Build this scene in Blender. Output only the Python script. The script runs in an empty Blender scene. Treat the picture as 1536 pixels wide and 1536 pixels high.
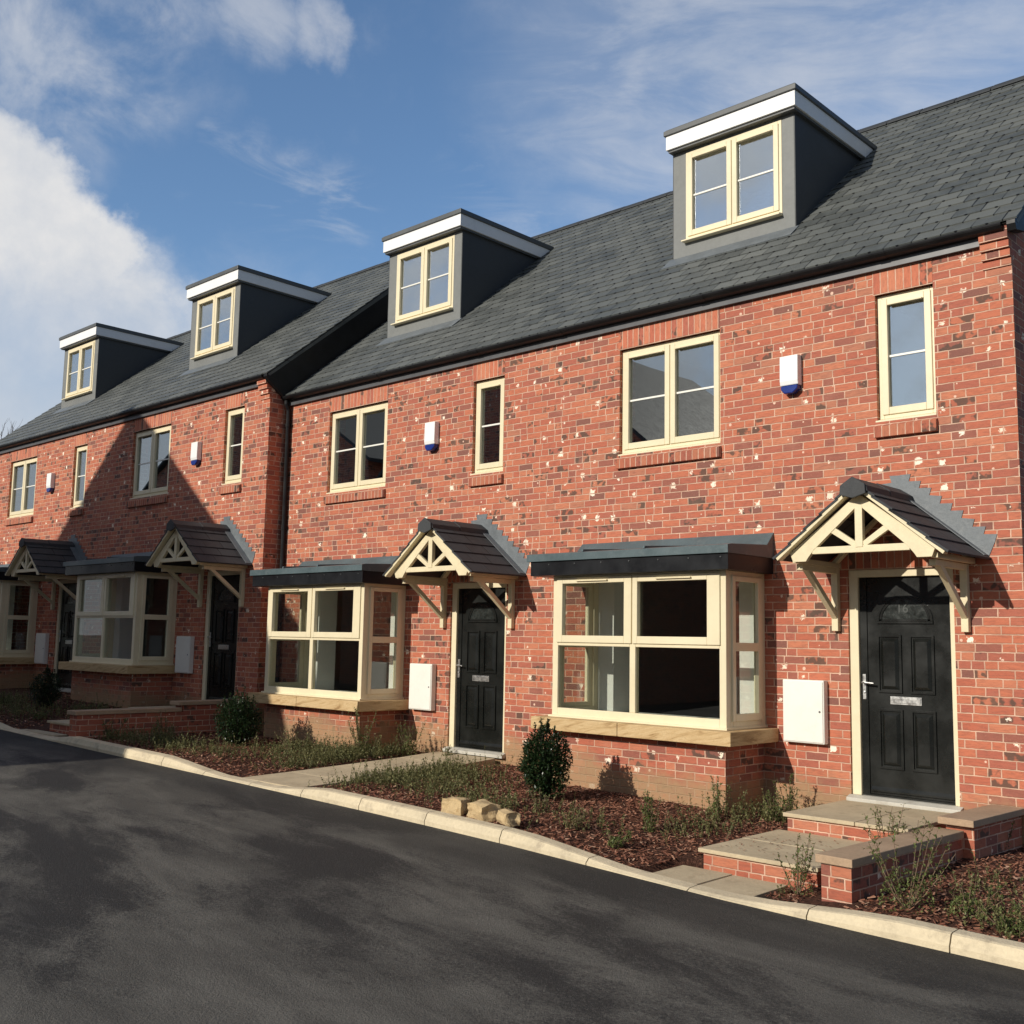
import bpy, math, random
from mathutils import Vector, Matrix, noise
random.seed(7)
S = bpy.context.scene
COL = S.collection
R = math.radians

# ------------------------------------------------------------------ helpers
def lerp(x, T):
    if x <= T[0][0]: return T[0][1]
    for (a, b), (c, d) in zip(T, T[1:]):
        if x <= c: return b + (d-b)*(x-a)/(c-a)
    return T[-1][1]

class MB:
    def __init__(s): s.v = []; s.f = []
    def box(s, x0, x1, y0, y1, z0, z1):
        if x0 > x1: x0, x1 = x1, x0
        if y0 > y1: y0, y1 = y1, y0
        if z0 > z1: z0, z1 = z1, z0
        n = len(s.v)
        s.v += [(x0,y0,z0),(x1,y0,z0),(x1,y1,z0),(x0,y1,z0),(x0,y0,z1),(x1,y0,z1),(x1,y1,z1),(x0,y1,z1)]
        s.f += [(n,n+3,n+2,n+1),(n+4,n+5,n+6,n+7),(n,n+1,n+5,n+4),(n+1,n+2,n+6,n+5),(n+2,n+3,n+7,n+6),(n+3,n,n+4,n+7)]
        return s
    def poly(s, pts):
        n = len(s.v); s.v += [tuple(p) for p in pts]; s.f.append(tuple(range(n, n+len(pts)))); return s
    def prism(s, prof, axis, a, b):
        """prof: 2-D polygon; axis x -> (y,z), y -> (x,z), z -> (x,y); extruded a..b"""
        m = {'x': lambda p, t: (t, p[0], p[1]), 'y': lambda p, t: (p[0], t, p[1]), 'z': lambda p, t: (p[0], p[1], t)}[axis]
        n = len(s.v); k = len(prof)
        s.v += [m(p, a) for p in prof] + [m(p, b) for p in prof]
        area = sum(prof[i][0]*prof[(i+1) % k][1]-prof[(i+1) % k][0]*prof[i][1] for i in range(k))
        flip = (area > 0) == (axis == 'y')
        if b < a: flip = not flip
        A = list(range(n, n+k)); B = list(range(n+k, n+2*k))
        F = [tuple(reversed(A)), tuple(B)] + [(A[i], A[(i+1) % k], B[(i+1) % k], B[i]) for i in range(k)]
        if flip: F = [tuple(reversed(f)) for f in F]
        s.f += F; return s
    def obox(s, c, ax, ay, az):
        """oriented box: centre + three half-axis vectors"""
        c, ax, ay, az = map(Vector, (c, ax, ay, az)); n = len(s.v)
        for k in (-1, 1):
            for (i, j) in ((-1,-1),(1,-1),(1,1),(-1,1)): s.v.append(tuple(c+ax*i+ay*j+az*k))
        F = [(n,n+3,n+2,n+1),(n+4,n+5,n+6,n+7),(n,n+1,n+5,n+4),(n+1,n+2,n+6,n+5),(n+2,n+3,n+7,n+6),(n+3,n,n+4,n+7)]
        if ax.cross(ay).dot(az) < 0: F = [tuple(reversed(f)) for f in F]
        s.f += F; return s
    def beam(s, p, q, w, d, up=(0,1,0)):
        p, q = Vector(p), Vector(q); t = (q-p); L = t.length; t.normalize()
        u = Vector(up); u = (u - t*u.dot(t)).normalized(); r = t.cross(u)
        return s.obox((p+q)/2, t*L/2, r*w/2, u*d/2)
    def tube(s, pts, rad, seg=8, cap=True):
        P = [Vector(p) for p in pts]; n0 = len(s.v)
        rr = rad if isinstance(rad, (list, tuple)) else [rad]*len(P)
        for i, p in enumerate(P):
            t = (P[min(i+1, len(P)-1)]-P[max(i-1, 0)]).normalized()
            a = t.orthogonal().normalized() if abs(t.z) > .95 else t.cross(Vector((0,0,1))).normalized()
            b = t.cross(a)
            for k in range(seg):
                th = 2*math.pi*k/seg; s.v.append(tuple(p+(a*math.cos(th)+b*math.sin(th))*rr[i]))
        for i in range(len(P)-1):
            for k in range(seg):
                a0 = n0+i*seg+k; a1 = n0+i*seg+(k+1) % seg
                s.f.append((a0, a1, a1+seg, a0+seg))
        if cap:
            s.f.append(tuple(reversed(range(n0, n0+seg)))); s.f.append(tuple(range(n0+(len(P)-1)*seg, n0+len(P)*seg)))
        return s
    def build(s, name, mat, parent=None, bevel=0, smooth=False):
        me = bpy.data.meshes.new(name); me.from_pydata(s.v, [], s.f); me.update()
        if mat: me.materials.append(mat)
        if smooth:
            me.polygons.foreach_set('use_smooth', [True]*len(me.polygons))
        o = bpy.data.objects.new(name, me); COL.objects.link(o)
        if parent: o.parent = parent
        if bevel:
            m = o.modifiers.new('bevel', 'BEVEL'); m.width = bevel; m.segments = 2; m.limit_method = 'ANGLE'; m.harden_normals = False
        return o

def thing(name, label, cat, loc=(0,0,0), rz=0, group=None):
    o = bpy.data.objects.new(name, None); COL.objects.link(o); o.location = loc; o.rotation_euler = (0,0,rz)
    o.empty_display_size = .2
    tag(o, label, cat, group); return o
def tag(o, label, cat, group=None, kind=None):
    if label: o['label'] = label
    if cat: o['category'] = cat
    if group: o['group'] = group
    if kind: o['kind'] = kind
    return o
def struct(o): o['kind'] = 'structure'; return o
def copy_under(o, parent, off=(0,0,0)):
    c = o.copy(); COL.objects.link(c); c.parent = parent
    c.location = Vector(o.location)+Vector(off)
    for ch in list(o.children): copy_under(ch, c)
    return c

# ------------------------------------------------------------------ materials
class N:
    def __init__(s, m): s.t = m.node_tree; s.n = s.t.nodes; s.l = s.t.links
    def new(s, ty, **k):
        x = s.n.new(ty)
        for a, b in k.items(): setattr(x, a, b)
        return x
    def put(s, sock, v):
        if isinstance(v, bpy.types.NodeSocket): s.l.new(v, sock)
        elif v is not None: sock.default_value = v
    def m(s, op, a, b=None, c=None, clamp=False):
        x = s.new('ShaderNodeMath', operation=op); x.use_clamp = clamp
        s.put(x.inputs[0], a)
        if b is not None: s.put(x.inputs[1], b)
        if c is not None: s.put(x.inputs[2], c)
        return x.outputs[0]
    def xyz(s, v):
        x = s.new('ShaderNodeSeparateXYZ'); s.l.new(v, x.inputs[0]); return x.outputs
    def comb(s, a, b, c=0.):
        x = s.new('ShaderNodeCombineXYZ')
        for i, v in enumerate((a, b, c)): s.put(x.inputs[i], v)
        return x.outputs[0]
    def mapr(s, v, a, b, c=0., d=1., sm=True):
        x = s.new('ShaderNodeMapRange', interpolation_type='SMOOTHSTEP' if sm else 'LINEAR')
        for i, w in enumerate((v, a, b, c, d)): s.put(x.inputs[i], w)
        return x.outputs[0]
    def noise(s, vec, scale, detail=3, rough=.55, dist=0., col=False, dim='3D'):
        x = s.new('ShaderNodeTexNoise', noise_dimensions=dim); s.put(x.inputs['Vector'], vec)
        x.inputs['Scale'].default_value = scale; x.inputs['Detail'].default_value = detail
        x.inputs['Roughness'].default_value = rough; x.inputs['Distortion'].default_value = dist
        return x.outputs[1 if col else 0]
    def white(s, vec):
        x = s.new('ShaderNodeTexWhiteNoise', noise_dimensions='3D'); s.put(x.inputs['Vector'], vec); return x.outputs[0]
    def mix(s, f, a, b, mode='MIX'):
        x = s.new('ShaderNodeMix', data_type='RGBA', blend_type=mode); x.clamp_factor = True
        s.put(x.inputs[0], f); s.put(x.inputs[6], a if not isinstance(a, tuple) else (*a, 1)[:4]); s.put(x.inputs[7], b if not isinstance(b, tuple) else (*b, 1)[:4])
        return x.outputs[2]
    def ramp(s, v, stops, const=False):
        x = s.new('ShaderNodeValToRGB'); s.put(x.inputs[0], v); r = x.color_ramp
        r.interpolation = 'CONSTANT' if const else 'LINEAR'
        while len(r.elements) < len(stops): r.elements.new(.5)
        for e, (p, c) in zip(r.elements, stops): e.position = p; e.color = (*c, 1)
        return x.outputs[0]
    def vadd(s, a, b, op='ADD'):
        x = s.new('ShaderNodeVectorMath', operation=op); s.put(x.inputs[0], a); s.put(x.inputs[1], b); return x.outputs[0]
    def bump(s, h, dist, strength=1.):
        x = s.new('ShaderNodeBump'); s.put(x.inputs['Height'], h); x.inputs['Distance'].default_value = dist; x.inputs['Strength'].default_value = strength
        return x.outputs[0]

def mat(name):
    m = bpy.data.materials.new(name); m.use_nodes = True; n = N(m); p = n.n['Principled BSDF']; return m, n, p
def setp(p, n, col=None, rough=None, metal=None, spec=None, normal=None, coat=None):
    if col is not None: n.put(p.inputs['Base Color'], (*col, 1) if isinstance(col, tuple) and len(col) == 3 else col)
    if rough is not None: n.put(p.inputs['Roughness'], rough)
    if metal is not None: p.inputs['Metallic'].default_value = metal
    if spec is not None: p.inputs['Specular IOR Level'].default_value = spec
    if normal is not None: n.put(p.inputs['Normal'], normal)
    if coat is not None: p.inputs['Coat Weight'].default_value = coat

def surf(name, col, rough=.5, var=.12, scale=3., bump=.0, bscale=60., spec=.5, metal=0., dirt=None, dirtamt=.5):
    """plain painted / stone surface with tone mottling, grime patches and fine bump"""
    m, n, p = mat(name); P = n.new('ShaderNodeNewGeometry').outputs['Position']
    f = n.noise(P, scale, 5, .6); g = n.noise(P, scale*14, 3, .6)
    v = n.m('ADD', n.m('MULTIPLY', f, .65), n.m('MULTIPLY', g, .35))
    a = tuple(c*(1-var*2) for c in col); b = tuple(min(1, c*(1+var*2)) for c in col)
    c = n.ramp(v, [(.3, a), (.7, b)])
    if dirt:
        d = n.mapr(n.noise(P, scale*2.3, 6, .7), .5, .75); c = n.mix(n.m('MULTIPLY', d, dirtamt), c, dirt)
    nr = None
    if bump: nr = n.bump(n.noise(P, bscale, 4, .6), bump)
    rg = n.mapr(f, .3, .7, max(.02, rough-.08), min(1, rough+.08))
    setp(p, n, c, rg, metal, spec, nr); return m

def brick(name, swap=False, stain=False, dark=1., warm=0., local=False, zoff=0., few=False):
    m, n, p = mat(name)
    geo = n.new('ShaderNodeNewGeometry'); W = geo.outputs['Position']
    tc = n.new('ShaderNodeTexCoord').outputs['Object']
    P = tc if local else W
    x, y, z = n.xyz(P); nx, ny, nz = n.xyz(geo.outputs['True Normal'])
    sx = n.m('GREATER_THAN', n.m('ABSOLUTE', nx), .5); sz = n.m('GREATER_THAN', n.m('ABSOLUTE', nz), .7)
    u = n.m('ADD', n.m('MULTIPLY', x, n.m('SUBTRACT', 1, sx)), n.m('MULTIPLY', n.m('ADD', y, .107), sx))
    v = n.m('ADD', n.m('MULTIPLY', n.m('ADD', z, zoff), n.m('SUBTRACT', 1, sz)), n.m('MULTIPLY', y, sz))
    wob = n.noise(W, 17., 2, .5, col=True); wx, wy, wz = n.xyz(wob)
    u = n.m('ADD', u, n.m('MULTIPLY', n.m('SUBTRACT', wx, .5), .009)); v = n.m('ADD', v, n.m('MULTIPLY', n.m('SUBTRACT', wy, .5), .009))
    if swap: u, v = v, u
    row = n.m('FLOOR', n.m('DIVIDE', v, .075))
    off = n.m('MULTIPLY', n.m('MODULO', n.m('ABSOLUTE', row), 2.), 0. if swap else .5)
    jit = 0. if swap else n.m('MULTIPLY', n.m('SUBTRACT', n.white(n.comb(row, 3.3, 1.)), .5), .22)
    uu = n.m('ADD', n.m('ADD', n.m('DIVIDE', u, .225), off), jit)
    col = n.m('FLOOR', uu); fu = n.m('MULTIPLY', n.m('SUBTRACT', uu, col), .225)
    fv = n.m('SUBTRACT', v, n.m('MULTIPLY', row, .075))
    if not swap:      # some bricks are laid as half bats
        hb = n.m('GREATER_THAN', n.white(n.comb(col, row, 5.1)), .80)
        half = n.m('GREATER_THAN', fu, .1125)
        fu = n.m('SUBTRACT', fu, n.m('MULTIPLY', n.m('MULTIPLY', hb, half), .1125))
        col = n.m('ADD', col, n.m('MULTIPLY', n.m('MULTIPLY', hb, half), .5))
    e = n.m('MINIMUM', fu, fv)
    mort = n.m('SUBTRACT', 1, n.mapr(e, .0085, .0125))
    h1 = n.white(n.comb(col, row, 0.)); h2 = n.white(n.comb(col, row, 7.)); h3 = n.white(n.comb(row, col, 2.))
    D = dark
    c = n.ramp(h1, [(0., (.55*D,.170*D,.092*D)), (.30, (.49*D,.140*D,.080*D)), (.54, (.58*D,.205*D,.112*D)), (.66, (.44*D,.130*D,.082*D)), (.80, (.33*D,.112*D,.078*D)), (.92, (.24*D,.098*D,.074*D)), (.96, (.48*D,.185*D,.11*D))], True)
    streak = n.noise(n.vadd(n.comb(n.m('MULTIPLY', u, 14.), n.m('MULTIPLY', v, 60.), h2), n.comb(h1, h3, 0.)), 1., 4, .65)
    c = n.mix(n.mapr(streak, .38, .78, 0., .5), c, (.20*D,.075*D,.055*D))
    c = n.mix(n.mapr(n.noise(W, 55., 3, .6), .5, .8, 0., .35), c, (.55*D,.22*D,.14*D))
    sm = n.m('MULTIPLY', n.m('GREATER_THAN', h3, .86), n.mapr(n.noise(n.vadd(W, n.comb(h2, 0., 0.)), 11., 2, .5), .46, .56))
    c = n.mix(n.m('MULTIPLY', sm, .85), c, (.085*D,.060*D,.045*D))
    mc = n.mix(n.mapr(n.noise(W, 5., 5, .65), .35, .65), (.74,.50,.365), (.50,.315,.225))
    pale = n.mapr(n.noise(W, 2.2, 4, .6),   .52, .80, 0., .22)          # thin mortar haze left on the faces
    c = n.mix(pale, c, (.56,.29,.20))
    c = n.mix(n.m('MULTIPLY', mort, .88), c, mc)
    if not swap:
        vo = n.new('ShaderNodeTexVoronoi', feature='F1', voronoi_dimensions='2D', distance='CHEBYCHEV'); vo.inputs['Scale'].default_value = 3.8
        dv = n.vadd(n.comb(u, v), n.vadd(n.noise(W, 26., 4, .7, col=True), (.5,.5,.5), 'SUBTRACT'), 'ADD')
        dvs = n.new('ShaderNodeVectorMath', operation='MULTIPLY_ADD')
        n.l.new(n.noise(W, 24., 5, .8, col=True), dvs.inputs[0]); dvs.inputs[1].default_value = (.16,.12,0); n.l.new(n.comb(u, v), dvs.inputs[2])
        n.l.new(dvs.outputs[0], vo.inputs['Vector'])
        r, g, b = n.xyz(vo.outputs['Color'])
        pick = n.m('GREATER_THAN', r, .90 if few else .45)
        rad = n.m('ADD', .022, n.m('MULTIPLY', n.m('POWER', g, 1.3), .105))
        sp = n.m('MULTIPLY', pick, n.m('LESS_THAN', vo.outputs['Distance'], rad))
        clus = n.m('GREATER_THAN', n.m('ADD', n.noise(W, .7, 2, .5), n.m('MULTIPLY', b, .3)), .50)
        sp = n.m('MULTIPLY', n.m('MULTIPLY', sp, clus), n.m('SUBTRACT', 1, n.m('MULTIPLY', mort, n.m('GREATER_THAN', g, .35))))
        c = n.mix(n.m('MULTIPLY', sp, .95), c, n.mix(b, (.97,.88,.72), (.86,.70,.54)))
        vo2 = n.new('ShaderNodeTexVoronoi', feature='F1', voronoi_dimensions='2D'); vo2.inputs['Scale'].default_value = 6.; n.l.new(n.comb(u, v), vo2.inputs['Vector'])
        r2 = n.xyz(vo2.outputs['Color'])[0]
        c = n.mix(n.m('MULTIPLY', n.m('GREATER_THAN', r2, .66), n.m('LESS_THAN', vo2.outputs['Distance'], n.m('MULTIPLY', n.xyz(vo2.outputs['Color'])[1], .10))), c, (.72,.48,.36))
    if stain:         # splashed mud on the lowest courses
        gx, gy, gz = n.xyz(W)
        h = n.m('ADD', n.m('ADD', gz, .28), n.m('MULTIPLY', gx, .028))
        edge = n.m('ADD', h, n.m('MULTIPLY', n.m('SUBTRACT', n.noise(W, 2.6, 5, .65), .5), .55))
        st = n.m('SUBTRACT', 1, n.mapr(edge, .18, .44))
        st = n.m('MULTIPLY', st, n.mapr(n.noise(W, 38., 3, .6), .15, .55, .55, 1.))
        c = n.mix(n.m('MULTIPLY', st, .85), c, (.36,.235,.125))
    hh = n.m('ADD', n.m('SUBTRACT', 1, mort), n.m('MULTIPLY', n.noise(W, 120., 3, .6), .35))
    setp(p, n, c, n.m('ADD', .78, n.m('MULTIPLY', mort, .15)), spec=.35, normal=n.bump(hh, .004))
    return m

def slate(name, zE, k, width=.27, cols=((.060,.066,.064),(.092,.099,.095),(.125,.132,.124)), hooks=True, axis='x', rough=.5):
    """k = gauge measured vertically (z per course)"""
    m, n, p = mat(name); W = n.new('ShaderNodeNewGeometry').outputs['Position']
    x, y, z = n.xyz(n.new('ShaderNodeTexCoord').outputs['Object'])
    u = x if axis == 'x' else y
    rw = n.m('DIVIDE', n.m('SUBTRACT', z, zE), k); row = n.m('FLOOR', rw); fr = n.m('SUBTRACT', rw, row)
    uu = n.m('ADD', n.m('DIVIDE', u, width), n.m('MULTIPLY', n.m('MODULO', n.m('ABSOLUTE', row), 2.), .5))
    uu = n.m('ADD', uu, n.m('MULTIPLY', n.white(n.comb(row, 1., 4.)), .12))
    col = n.m('FLOOR', uu); fu = n.m('SUBTRACT', uu, col)
    skew = n.m('MULTIPLY', n.m('SUBTRACT', n.white(n.comb(col, row, 9.)), .5), .05)
    d = n.m('MULTIPLY', n.m('ABSOLUTE', n.m('SUBTRACT', n.m('ADD', fu, n.m('MULTIPLY', skew, fr)), .5)), width)
    gap = n.mapr(d, width*.5-.0065, width*.5-.003)
    h = n.white(n.comb(col, row, 0.))
    c = n.ramp(h, [(0., cols[0]), (.5, cols[1]), (1., cols[2])])
    c = n.mix(n.mapr(n.noise(W, 6., 5, .65), .35, .7, 0., .5), c, tuple(q*1.35 for q in cols[1]))
    c = n.mix(n.mapr(n.noise(W, 1.1, 4, .6), .5, .75, 0., .35), c, tuple(q*.62 for q in cols[1]))
    c = n.mix(gap, c, (.006,.007,.008))
    if hooks:
        dx = n.m('MULTIPLY', n.m('SUBTRACT', fu, .5), width); dz = n.m('MULTIPLY', n.m('SUBTRACT', fr, .07), k*1.6)
        rr = n.m('SQRT', n.m('ADD', n.m('MULTIPLY', dx, dx), n.m('MULTIPLY', dz, dz)))
        c = n.mix(n.m('SUBTRACT', 1, n.mapr(rr, .011, .019)), c, (.006,.006,.007))
    hh = n.m('ADD', n.m('MULTIPLY', n.white(n.comb(col, row, 3.)), .5), n.m('ADD', n.m('MULTIPLY', gap, -1.), n.m('MULTIPLY', n.noise(W, 30., 4, .65), .6)))
    setp(p, n, c, n.m('ADD', rough, n.m('MULTIPLY', h, .15)), spec=.45, normal=n.bump(hh, .005)); return m

def glass(name, refl=.22, tint=(.80,.84,.83), rough=0.):
    m, n, p = mat(name); n.n.remove(p); out = n.n['Material Output']
    W = n.new('ShaderNodeNewGeometry').outputs['Position']
    g = n.new('ShaderNodeBsdfGlossy'); g.inputs['Roughness'].default_value = rough; g.inputs['Color'].default_value = (.95,.98,1,1)
    n.l.new(n.bump(n.noise(W, 1.1, 1, .5), .0012), g.inputs['Normal'])
    t = n.new('ShaderNodeBsdfTransparent'); t.inputs['Color'].default_value = (*tint, 1)
    gg = n.new('ShaderNodeNewGeometry'); dt = n.new('ShaderNodeVectorMath', operation='DOT_PRODUCT')
    n.l.new(gg.outputs['Normal'], dt.inputs[0]); n.l.new(gg.outputs['Incoming'], dt.inputs[1])
    k = n.m('SUBTRACT', 1, n.m('ABSOLUTE', dt.outputs['Value']), clamp=True)
    fac = n.m('ADD', refl+.03, n.m('MULTIPLY', n.m('POWER', k, 5.), .9), clamp=True)
    mx = n.new('ShaderNodeMixShader'); n.l.new(fac, mx.inputs[0]); n.l.new(t.outputs[0], mx.inputs[1]); n.l.new(g.outputs[0], mx.inputs[2])
    n.l.new(mx.outputs[0], out.inputs[0]); return m

def leafmat(name, c0, c1, c2, rough=.45):
    m, n, p = mat(name); geo = n.new('ShaderNodeNewGeometry')
    v = n.m('ADD', n.m('MULTIPLY', geo.outputs['Random Per Island'], .7), n.m('MULTIPLY', n.noise(geo.outputs['Position'], 7., 2, .5), .3))
    c = n.ramp(v, [(.05, c0), (.5, c1), (.95, c2)])
    setp(p, n, c, rough, spec=.4); n.put(p.inputs['Subsurface Weight'], 0.)
    tr = n.new('ShaderNodeBsdfTranslucent'); n.l.new(c, tr.inputs[0]); mx = n.new('ShaderNodeMixShader'); mx.inputs[0].default_value = .25
    n.l.new(p.outputs[0], mx.inputs[1]); n.l.new(tr.outputs[0], mx.inputs[2]); n.l.new(mx.outputs[0], n.n['Material Output'].inputs[0]); return m

M = {}
M['brick'] = brick('facing brick', stain=True, dark=.93)
M['brick_low'] = brick('garden wall brick', few=True, dark=.82)
M['brick_plain'] = brick('plain brick', few=True)
M['soldier'] = brick('soldier course brick', swap=True, local=True, zoff=-4.709)
M['soldier_door'] = brick('door lintel brick', swap=True, local=True, zoff=-2.10)
M['rowlock'] = brick('rowlock brick', swap=True, local=True, zoff=-3.25, dark=.8)
GA = .2*math.sin(math.atan(.83))
M['slate'] = slate('roof slate', 5.085, GA)
M['tile'] = slate('canopy tile', 2.14, .128, width=.30, cols=((.028,.031,.035),(.037,.041,.045),(.048,.052,.056)), hooks=False, axis='y', rough=.7)
M['ridge'] = surf('ridge tile', (.036,.039,.042), .7, .15, 5, .002)
M['cream'] = surf('cream upvc', (.76,.67,.46), .38, .03, 1.5, spec=.4, dirt=(.60,.50,.30), dirtamt=.18)
M['cream_wood'] = surf('cream painted timber', (.73,.635,.42), .5, .06, 3, .0006, 90, dirt=(.55,.45,.28), dirtamt=.3)
M['white'] = surf('white board', (.84,.84,.83), .35, .02, 2, dirt=(.65,.64,.6), dirtamt=.2)
M['bar'] = surf('white glazing bar', (.80,.79,.72), .4, .02)
M['meter'] = surf('white meter box plastic', (.82,.80,.73), .45, .02, 2, dirt=(.62,.58,.48), dirtamt=.2)
M['strobe'] = surf('blue strobe plastic', (.015,.035,.20), .18, .05)
M['blackup'] = surf('black upvc', (.012,.012,.013), .42, .2, 4, spec=.25)
M['fascia'] = surf('dark grey fascia', (.085,.087,.092), .42, .12, 2, dirt=(.09,.085,.08), dirtamt=.3)
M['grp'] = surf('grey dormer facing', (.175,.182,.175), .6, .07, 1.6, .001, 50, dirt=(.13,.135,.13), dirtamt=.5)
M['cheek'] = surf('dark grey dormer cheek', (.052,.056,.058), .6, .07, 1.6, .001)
M['trim'] = surf('grey roof trim', (.085,.09,.09), .45, .1, 4)
M['lead'] = surf('lead sheet', (.130,.146,.157), .5, .13, 5, .003, 14, dirt=(.25,.26,.26), dirtamt=.4)
M['bayroof'] = surf('blue grey bay roof', (.075,.108,.118), .42, .1, 3, .001, 20, dirt=(.17,.2,.2), dirtamt=.4)
M['bayfascia'] = surf('black bay fascia', (.010,.011,.013), .35, .2, 3, spec=.25)
M['door'] = surf('black grained door', (.0095,.0105,.0095), .30, .2, 3, .0005, 160, spec=.38)
M['doorglass'] = surf('obscure black glass', (.022,.026,.024), .25, .3, 20, .0012, 70)
M['etch'] = surf('etched number', (.050,.056,.052), .5, .1)
M['silver'] = surf('brushed metal', (.62,.62,.60), .33, .06, 20, metal=.9)
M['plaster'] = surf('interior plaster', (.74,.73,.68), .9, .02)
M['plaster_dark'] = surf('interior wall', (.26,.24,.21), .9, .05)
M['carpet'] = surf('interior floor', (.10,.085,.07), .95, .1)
M['sill_pale'] = surf('pale door sill', (.50,.48,.42), .5, .06, 4, dirt=(.3,.26,.2), dirtamt=.5)
M['glass'] = glass('window glass', .30)
M['glass_bay'] = glass('bay glass', .03, (.90,.92,.90))
M['glass_dorm'] = glass('dormer glass', .50)
def sandstone():
    m, n, p = mat('sandstone sill'); W = n.new('ShaderNodeNewGeometry').outputs['Position']; x, y, z = n.xyz(W)
    q = n.comb(n.m('ADD', x, n.m('MULTIPLY', z, 1.5)), y, n.m('MULTIPLY', n.m('SUBTRACT', z, n.m('MULTIPLY', x, .22)), 9.))
    v = n.noise(q, 2.2, 5, .6, 1.2)
    c = n.ramp(v, [(.3, (.32,.195,.085)), (.45, (.52,.36,.18)), (.6, (.60,.44,.24)), (.75, (.40,.24,.10))])
    c = n.mix(n.mapr(n.noise(W, 60., 3, .6), .5, .8, 0., .3), c, (.25,.17,.09))
    setp(p, n, c, .85, spec=.3, normal=n.bump(n.noise(W, 70., 4, .6), .003)); return m
M['sandstone'] = sandstone()
M['coping'] = surf('coping stone', (.40,.28,.18), .85, .10, 4, .003, 80, dirt=(.20,.15,.10), dirtamt=.4)
M['paving'] = surf('paving slab', (.50,.41,.27), .85, .09, 3, .003, 70, dirt=(.24,.18,.11), dirtamt=.5)
M['kerb'] = surf('pale concrete kerb', (.62,.525,.36), .85, .09, 2.6, .004, 60, dirt=(.33,.27,.19), dirtamt=.75)
M['stone'] = surf('rough sandstone block', (.50,.37,.20), .9, .18, 9, .01, 18, dirt=(.30,.19,.08), dirtamt=.8)
M['stone_grey'] = surf('grey stone chip', (.16,.18,.19), .8, .15, 9, .006, 20)

def asphalt():
    m, n, p = mat('asphalt'); W = n.new('ShaderNodeNewGeometry').outputs['Position']; x, y, z = n.xyz(W)
    q = n.comb(n.m('MULTIPLY', x, .42), n.m('ADD', y, n.m('MULTIPLY', x, .12)), 0.)
    wrp = n.noise(q, .8, 3, .5, col=True)
    q2 = n.vadd(q, n.vadd(wrp, (.5,.5,.5), 'SUBTRACT'))
    fine0 = n.m('MULTIPLY', n.m('SUBTRACT', n.noise(W, 42., 4, .8), .5), .30)
    a = n.m('ADD', n.noise(q2, .85, 8, .60, .2), fine0)
    dusty = n.mapr(a, .42, .56)
    tone = n.mix(n.mapr(n.noise(q2, 2.1, 6, .65), .32, .68), (.098,.092,.080), (.172,.162,.140))
    c = n.mix(dusty, (.036,.034,.032), tone)
    swirl = n.m('ABSOLUTE', n.m('SUBTRACT', n.noise(n.comb(n.m('MULTIPLY', x, .5), n.m('MULTIPLY', y, 1.3), 4.), .7, 3, .5, 1.2), .5))
    c = n.mix(n.m('MULTIPLY', n.m('SUBTRACT', 1, n.mapr(swirl, .0, .012)), .14), c, (.19,.18,.16))
    # fresh dark strip along the kerb
    near = n.mapr(n.m('ADD', y, n.m('MULTIPLY', n.noise(q, 1.6, 4, .6), .9)), -3.55, -3.05); c = n.mix(n.m('MULTIPLY', near, .65), c, (.038,.036,.033))
    fine = n.noise(W, 105., 3, .8); c = n.mix(n.mapr(fine, .38, .62, 0., .8), c, n.mix(.5, c, (.012,.012,.012)))
    agg = n.noise(W, 80., 2, .8); c = n.mix(n.mapr(agg, .60, .72, 0., .6), c, (.19,.18,.165))
    vo = n.new('ShaderNodeTexVoronoi', feature='F1'); vo.inputs['Scale'].default_value = 3.2; n.l.new(W, vo.inputs['Vector'])
    r, g, b = n.xyz(vo.outputs['Color'])
    fl = n.m('MULTIPLY', n.m('GREATER_THAN', r, .80), n.m('LESS_THAN', vo.outputs['Distance'], n.m('ADD', .012, n.m('MULTIPLY', g, .02))))
    c = n.mix(fl, c, (.55,.52,.48))
    h = n.m('ADD', n.noise(W, 62., 3, .75), n.m('MULTIPLY', n.noise(W, 230., 2, .6), .5))
    setp(p, n, c, .82, spec=.3, normal=n.bump(h, .010)); return m
M['asphalt'] = asphalt()
def soilmat():
    m, n, p = mat('bark covered soil'); W = n.new('ShaderNodeNewGeometry').outputs['Position']
    v = n.noise(W, 42., 4, .7); c = n.ramp(v, [(.3, (.018,.010,.007)), (.5, (.075,.033,.021)), (.7, (.17,.078,.05))])
    setp(p, n, c, .95, spec=.2, normal=n.bump(n.noise(W, 38., 4, .7), .03)); return m
M['soil'] = soilmat()
def barkmat():
    m, n, p = mat('bark chips'); g = n.new('ShaderNodeNewGeometry')
    c = n.ramp(g.outputs['Random Per Island'], [(0., (.05,.022,.015)), (.3, (.17,.066,.041)), (.6, (.28,.118,.072)), (.9, (.38,.19,.12)), (1., (.50,.33,.23))])
    setp(p, n, c, .85, spec=.25); return m
M['bark'] = barkmat()
M['ground'] = surf('far ground', (.06,.065,.04), .95, .2, .3)
M['leaf_bush'] = leafmat('glossy bush leaf', (.010,.022,.008), (.020,.042,.014), (.055,.085,.032), .3)
M['leaf_shrub'] = leafmat('shrub leaf', (.060,.088,.022), (.125,.165,.045), (.27,.28,.11), .5)
M['leaf_dry'] = leafmat('ground cover leaf', (.075,.085,.030), (.165,.170,.062), (.33,.29,.14), .6)
M['twig'] = surf('twig bark', (.16,.105,.065), .9, .2, 20)
M['twig_dark'] = surf('dark twig', (.05,.035,.028), .9, .2, 20)

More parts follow.
